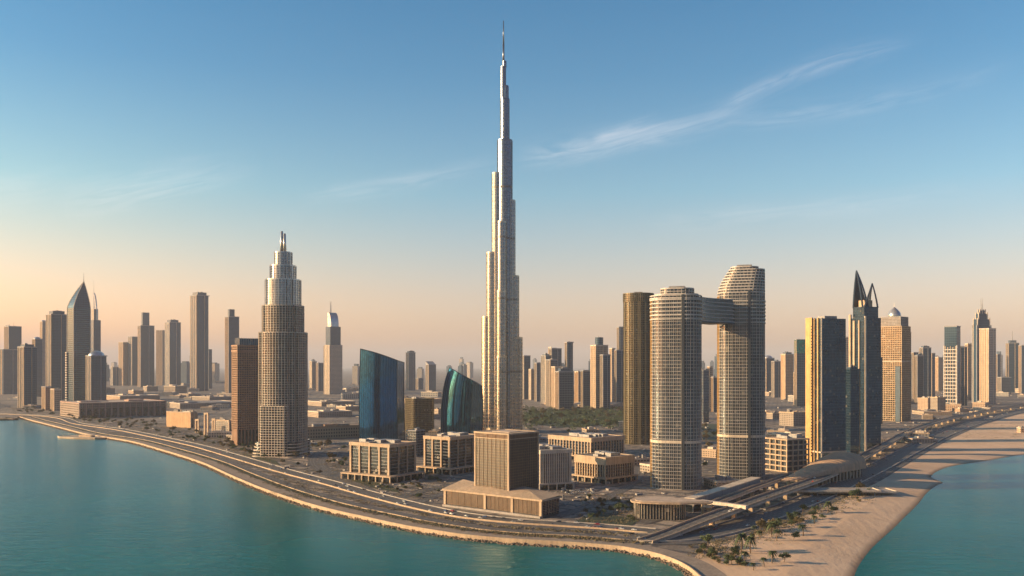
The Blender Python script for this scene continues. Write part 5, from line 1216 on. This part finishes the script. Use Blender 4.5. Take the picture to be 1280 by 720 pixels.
for i in range(34):
    s = rr.random(); px, py = 868+62*s+rr.uniform(-10, 10), 688+20*s+rr.uniform(-9, 6); x, y = G(px, py)
    if near(lc, x, y) < 22 or near(hw, x, y) < 20: continue
    plant_tree(x, y, rr.choice(SV), rr.uniform(.7, 1.1), 'scrubby shrub on the strip beside the curving promenade', 'shrubs beside the promenade bend', 'shrub', 'shrub')
def scatter(n, gen, big, lab, grp, smin=.8, smax=1.3, pool=None):
    k = 0; g = 0
    while k < n and g < n*12:
        g += 1; px, py = gen(); x, y = G(px, py)
        if near(main, x, y) < 19 or near(hw, x, y) < 22 or near(lc, x, y) < 30: continue
        if y < 2300 and min(near(q, x, y) for q in vis) < 9: continue
        if any(math.hypot(x-fx, y-fy) < fr*.8 for fx, fy, fr in FOOT): continue
        k += 1; b = rr.random() < big; v = rr.choice(pool or (TV[:4] if b else SV))
        plant_tree(x, y, v, rr.uniform(smin, smax), lab, grp, 'tree' if b else 'shrub', 'tree' if b else 'shrub')
def roadrow(px): return HY+F*H/max(1, interp(main, px))
def g1(): px = rr.uniform(20, 330); return px, roadrow(px)-rr.uniform(2.5, 15)*(.6+px/500)
scatter(120, g1, 1, 'small street tree in the planted strip between the lakeside road and the mall', 'street trees before the mall', .9, 1.5)
def g2(): px = rr.uniform(330, 445); return px, rr.uniform(556, min(598, roadrow(px)-3))
scatter(40, g2, 1, 'tree near the curved access road right of the stepped tower', 'trees by the curved access road')
def g3(): return rr.uniform(652, 782), rr.choice([rr.gauss(518, 4), rr.gauss(528, 5)])
scatter(95, g3, 1, 'dark green park tree in the wooded belt right of the tallest tower', 'park trees right of the tallest tower', 1.2, 2.0)
def g4(): return rr.uniform(728, 800), rr.uniform(618, 654)
scatter(26, g4, .5, 'green planting in the garden left of the glass pavilion', 'garden plants left of the pavilion')
def g5(): return rr.uniform(425, 560), rr.uniform(590, 622)
scatter(40, g5, 0, 'shrub on the verges around the golden pier office blocks', 'verge shrubs by the office blocks')
def g6(): return rr.uniform(876, 905), rr.uniform(525, 585)
scatter(16, g6, 1, 'tree seen through the gap between the bridged towers', 'trees behind the bridged towers', 1.0, 1.6)
# the wooded belt right of the tallest tower reads as one mass
mb = MB()
for i in range(420):
    px = rr.uniform(654, 780); py = rr.choice([rr.gauss(516, 3.5), rr.gauss(528, 4), rr.gauss(521, 5)]); x, y = G(px, py)
    if any(math.hypot(x-fx, y-fy) < fr*.9 for fx, fy, fr in FOOT): continue
    w_ = rr.uniform(5, 11); h_ = rr.uniform(4, 9)
    for k in range(46):
        v_ = Vector((rr.gauss(0, 1), rr.gauss(0, 1), rr.gauss(0, 1))).normalized(); p = Vector((x+v_.x*w_, y+v_.y*w_, h_*.5+v_.z*h_*.5)); e1 = Vector((rr.gauss(0, 1), rr.gauss(0, 1), rr.gauss(0, .6))).normalized()*1.3; e2 = e1.orthogonal().normalized()*1.1; mb.quad(p-e1, p-e2, p+e1, p+e2)
tag(mb.build('woodland', LEAF), kind='stuff')
# uncountable scrub and dry planting
mb = MB()
def tuft(px, py, r):
    x, y = G(px, py)
    if near(main, x, y) < 17 or near(hw, x, y) < 21 or any(math.hypot(x-fx, y-fy) < fr*.7 for fx, fy, fr in FOOT[:60]): return
    for k in range(7):
        p = Vector((x+rr.gauss(0, r), y+rr.gauss(0, r), rr.uniform(.1, 1.1))); e1 = Vector((rr.gauss(0, 1), rr.gauss(0, 1), rr.gauss(0, .5))).normalized()*.5; e2 = e1.orthogonal().normalized()*.45; mb.quad(p-e1, p-e2, p+e1, p+e2)
for P_, o0, o1, n_ in ((lc, 15, 26, 1500), (lc, 42, 52, 900)):
    Q_ = [p for p in P_ if 560 < p[1] < 2300 and p[0] < 90]
    for i in range(n_):
        k = rr.randrange(len(Q_)-1); a_, b_ = Vector(Q_[k]), Vector(Q_[k+1]); c_ = a_.lerp(b_, rr.random()); dd = (b_-a_).normalized(); q_ = c_+Vector((-dd.y, dd.x))*rr.uniform(o0, o1)
        if near(main, q_.x, q_.y) < 12 or abs(near(lc, q_.x, q_.y)-34) < 8: continue
        for j in range(6):
            p = Vector((q_.x+rr.gauss(0, 1.2), q_.y+rr.gauss(0, 1.2), rr.uniform(.1, 1.0))); e1 = Vector((rr.gauss(0, 1), rr.gauss(0, 1), rr.gauss(0, .5))).normalized()*.5; e2 = e1.orthogonal().normalized()*.45; mb.quad(p-e1, p-e2, p+e1, p+e2)
for i in range(1700): px = rr.uniform(15, 340); tuft(px, roadrow(px)-rr.uniform(2, 18)*(.6+px/500), 2.5)
for i in range(700): tuft(rr.uniform(340, 560), rr.uniform(580, 625), 2)
for i in range(800): s = rr.random(); tuft(880+200*s+rr.gauss(0, 14), 690-78*s+rr.gauss(0, 6), 1.6)
for i in range(300): tuft(rr.uniform(725, 800), rr.uniform(618, 655), 1.8)
for i in range(260): tuft(rr.uniform(1150, 1275), rr.uniform(528, 552), 3)
tag(mb.build('scrub', LEAFD), kind='stuff')
# dune clutter: rubble and small plots on the brown ground between the buildings
mb = MB()
for i in range(2600):
    px, py = rr.uniform(-20, 1300), rr.uniform(490, 640)
    if px > 560: py = rr.uniform(490, 650)
    x, y = G(px, py); lim = max(interp(main, px), interp(hw, px) if px > 860 else 0)
    if y < lim+22 or any(math.hypot(x-fx, y-fy) < fr for fx, fy, fr in FOOT if abs(fx-x) < 130) or (y < 2000 and min(near(q, x, y) for q in vis) < 9): continue
    s = rr.uniform(.6, 2.6)*(1+y/2500); mb.box(x, y, 0, s*rr.uniform(.8, 2.5), s, s*rr.uniform(.25, .9), rr.uniform(0, 3))
tag(mb.build('rubble', CONC), kind='stuff')

# ------------------------------------------------------------------ cars
cars = []
def paint(nm, c): return mat_plain(nm, c, .3, .3, var=.05)
for nm, c in (('white', (.75, .75, .73)), ('silver', (.45, .46, .47)), ('black', (.02, .02, .025)), ('red', (.4, .03, .03)), ('blue', (.04, .09, .25))):
    b = MB(); prof = [(-2.3, .35), (2.25, .35), (2.3, .75), (1.2, .95), (-2.1, 1.0), (-2.3, .8)]
    def ext(mb, prof, w_, w2=None):
        w2 = w2 or [w_]*len(prof); n = len(prof); b0 = len(mb.v); mb.v += [(x, -q, z) for (x, z), q in zip(prof, w2)]+[(x, q, z) for (x, z), q in zip(prof, w2)]
        mb.f += [tuple(b0+i for i in range(n)), tuple(b0+n+i for i in range(n-1, -1, -1))]+[(b0+(i+1) % n, b0+i, b0+n+i, b0+n+(i+1) % n) for i in range(n)]
    ext(b, prof, .9); g = MB(); ext(g, [(-1.9, .97), (1.1, .94), (.45, 1.42), (-1.4, 1.42)], .8, [.84, .84, .66, .66]); rf = MB(); rf.box(-.48, 0, 1.42, 1.7, 1.3, .05)
    wh = MB()
    ws = [MB().tube((x, -q*.78, .33), (x, -q*.93, .33), .33, .33, 10).mesh('wheel', DGREY) for x in (-1.45, 1.45) for q in (-1, 1)]
    cars.append((nm, [b.mesh('body', paint(nm+' paint', c)), g.mesh('cabin_glass', G_DARK), rf.mesh('roof_panel', paint(nm+' paint', c))]+ws))
def drive(P, sh, n, z, road, k0, k1):
    for i in range(n):
        k = rr.uniform(k0, k1)*(len(P)-2); i0 = int(k); a_, b_ = P[i0], P[i0+1]; f = k-i0; x, y = a_[0]+(b_[0]-a_[0])*f, a_[1]+(b_[1]-a_[1])*f; zz = a_[2]+(b_[2]-a_[2])*f
        th = math.atan2(b_[1]-a_[1], b_[0]-a_[0]); o_ = rr.choice(sh); nm, pc = rr.choice([cars[0], cars[0], cars[1], cars[2], cars[3], cars[4]])
        t = thing('car', '%s car driving on the %s' % (nm, road), 'car', (x-math.sin(th)*o_, y+math.cos(th)*o_, zz+z), th+(math.pi if o_ > 0 else 0), 'cars on the %s' % road)
        for me in pc:
            o = bpy.data.objects.new(me.name.split('.')[0], me); COL.objects.link(o); o.parent = t
drive(main, (-7.6, -3.8, 3.8, 7.6), 48, .12, 'lakeside road', .35, .98)
drive(hw, (-12, -8, -4, 4, 8, 12), 48, .42, 'beach highway', .0, .8)
drive(va, (-3.5, 3.5), 7, .05, 'elevated roadway', .1, .6)
# parked rows on the square in front of the colonnaded office block
for r_ in range(3):
    for i in range(11):
        x, y = G(712, 618-0*r_); x += i*3.0*math.cos(-.25)-r_*3; y += i*3.0*math.sin(-.25)*-1+r_*11
        if rr.random() < .25: continue
        nm, pc = rr.choice(cars[:3]+cars[:1])
        t = thing('parked_car', '%s car parked in the rows before the colonnaded office blocks' % nm, 'car', (x, y, .05), 1.8, '%s cars parked before the colonnaded blocks' % nm)
        for me in pc:
            o = bpy.data.objects.new(me.name.split('.')[0], me); COL.objects.link(o); o.parent = t

# ------------------------------------------------------------------ the air
m, t = new_mat('desert haze')
pv = t('ShaderNodeVolumePrincipled', {'Color': (0.76, 0.83, 0.94, 1), 'Density': 4.2e-5, 'Anisotropy': 0.0})
t('ShaderNodeOutputMaterial', {1: pv.outputs[0]})
mb = MB().box(0, 20500, -8, 110000, 57000, 958)
tag(mb.build('haze', m), kind='stuff')
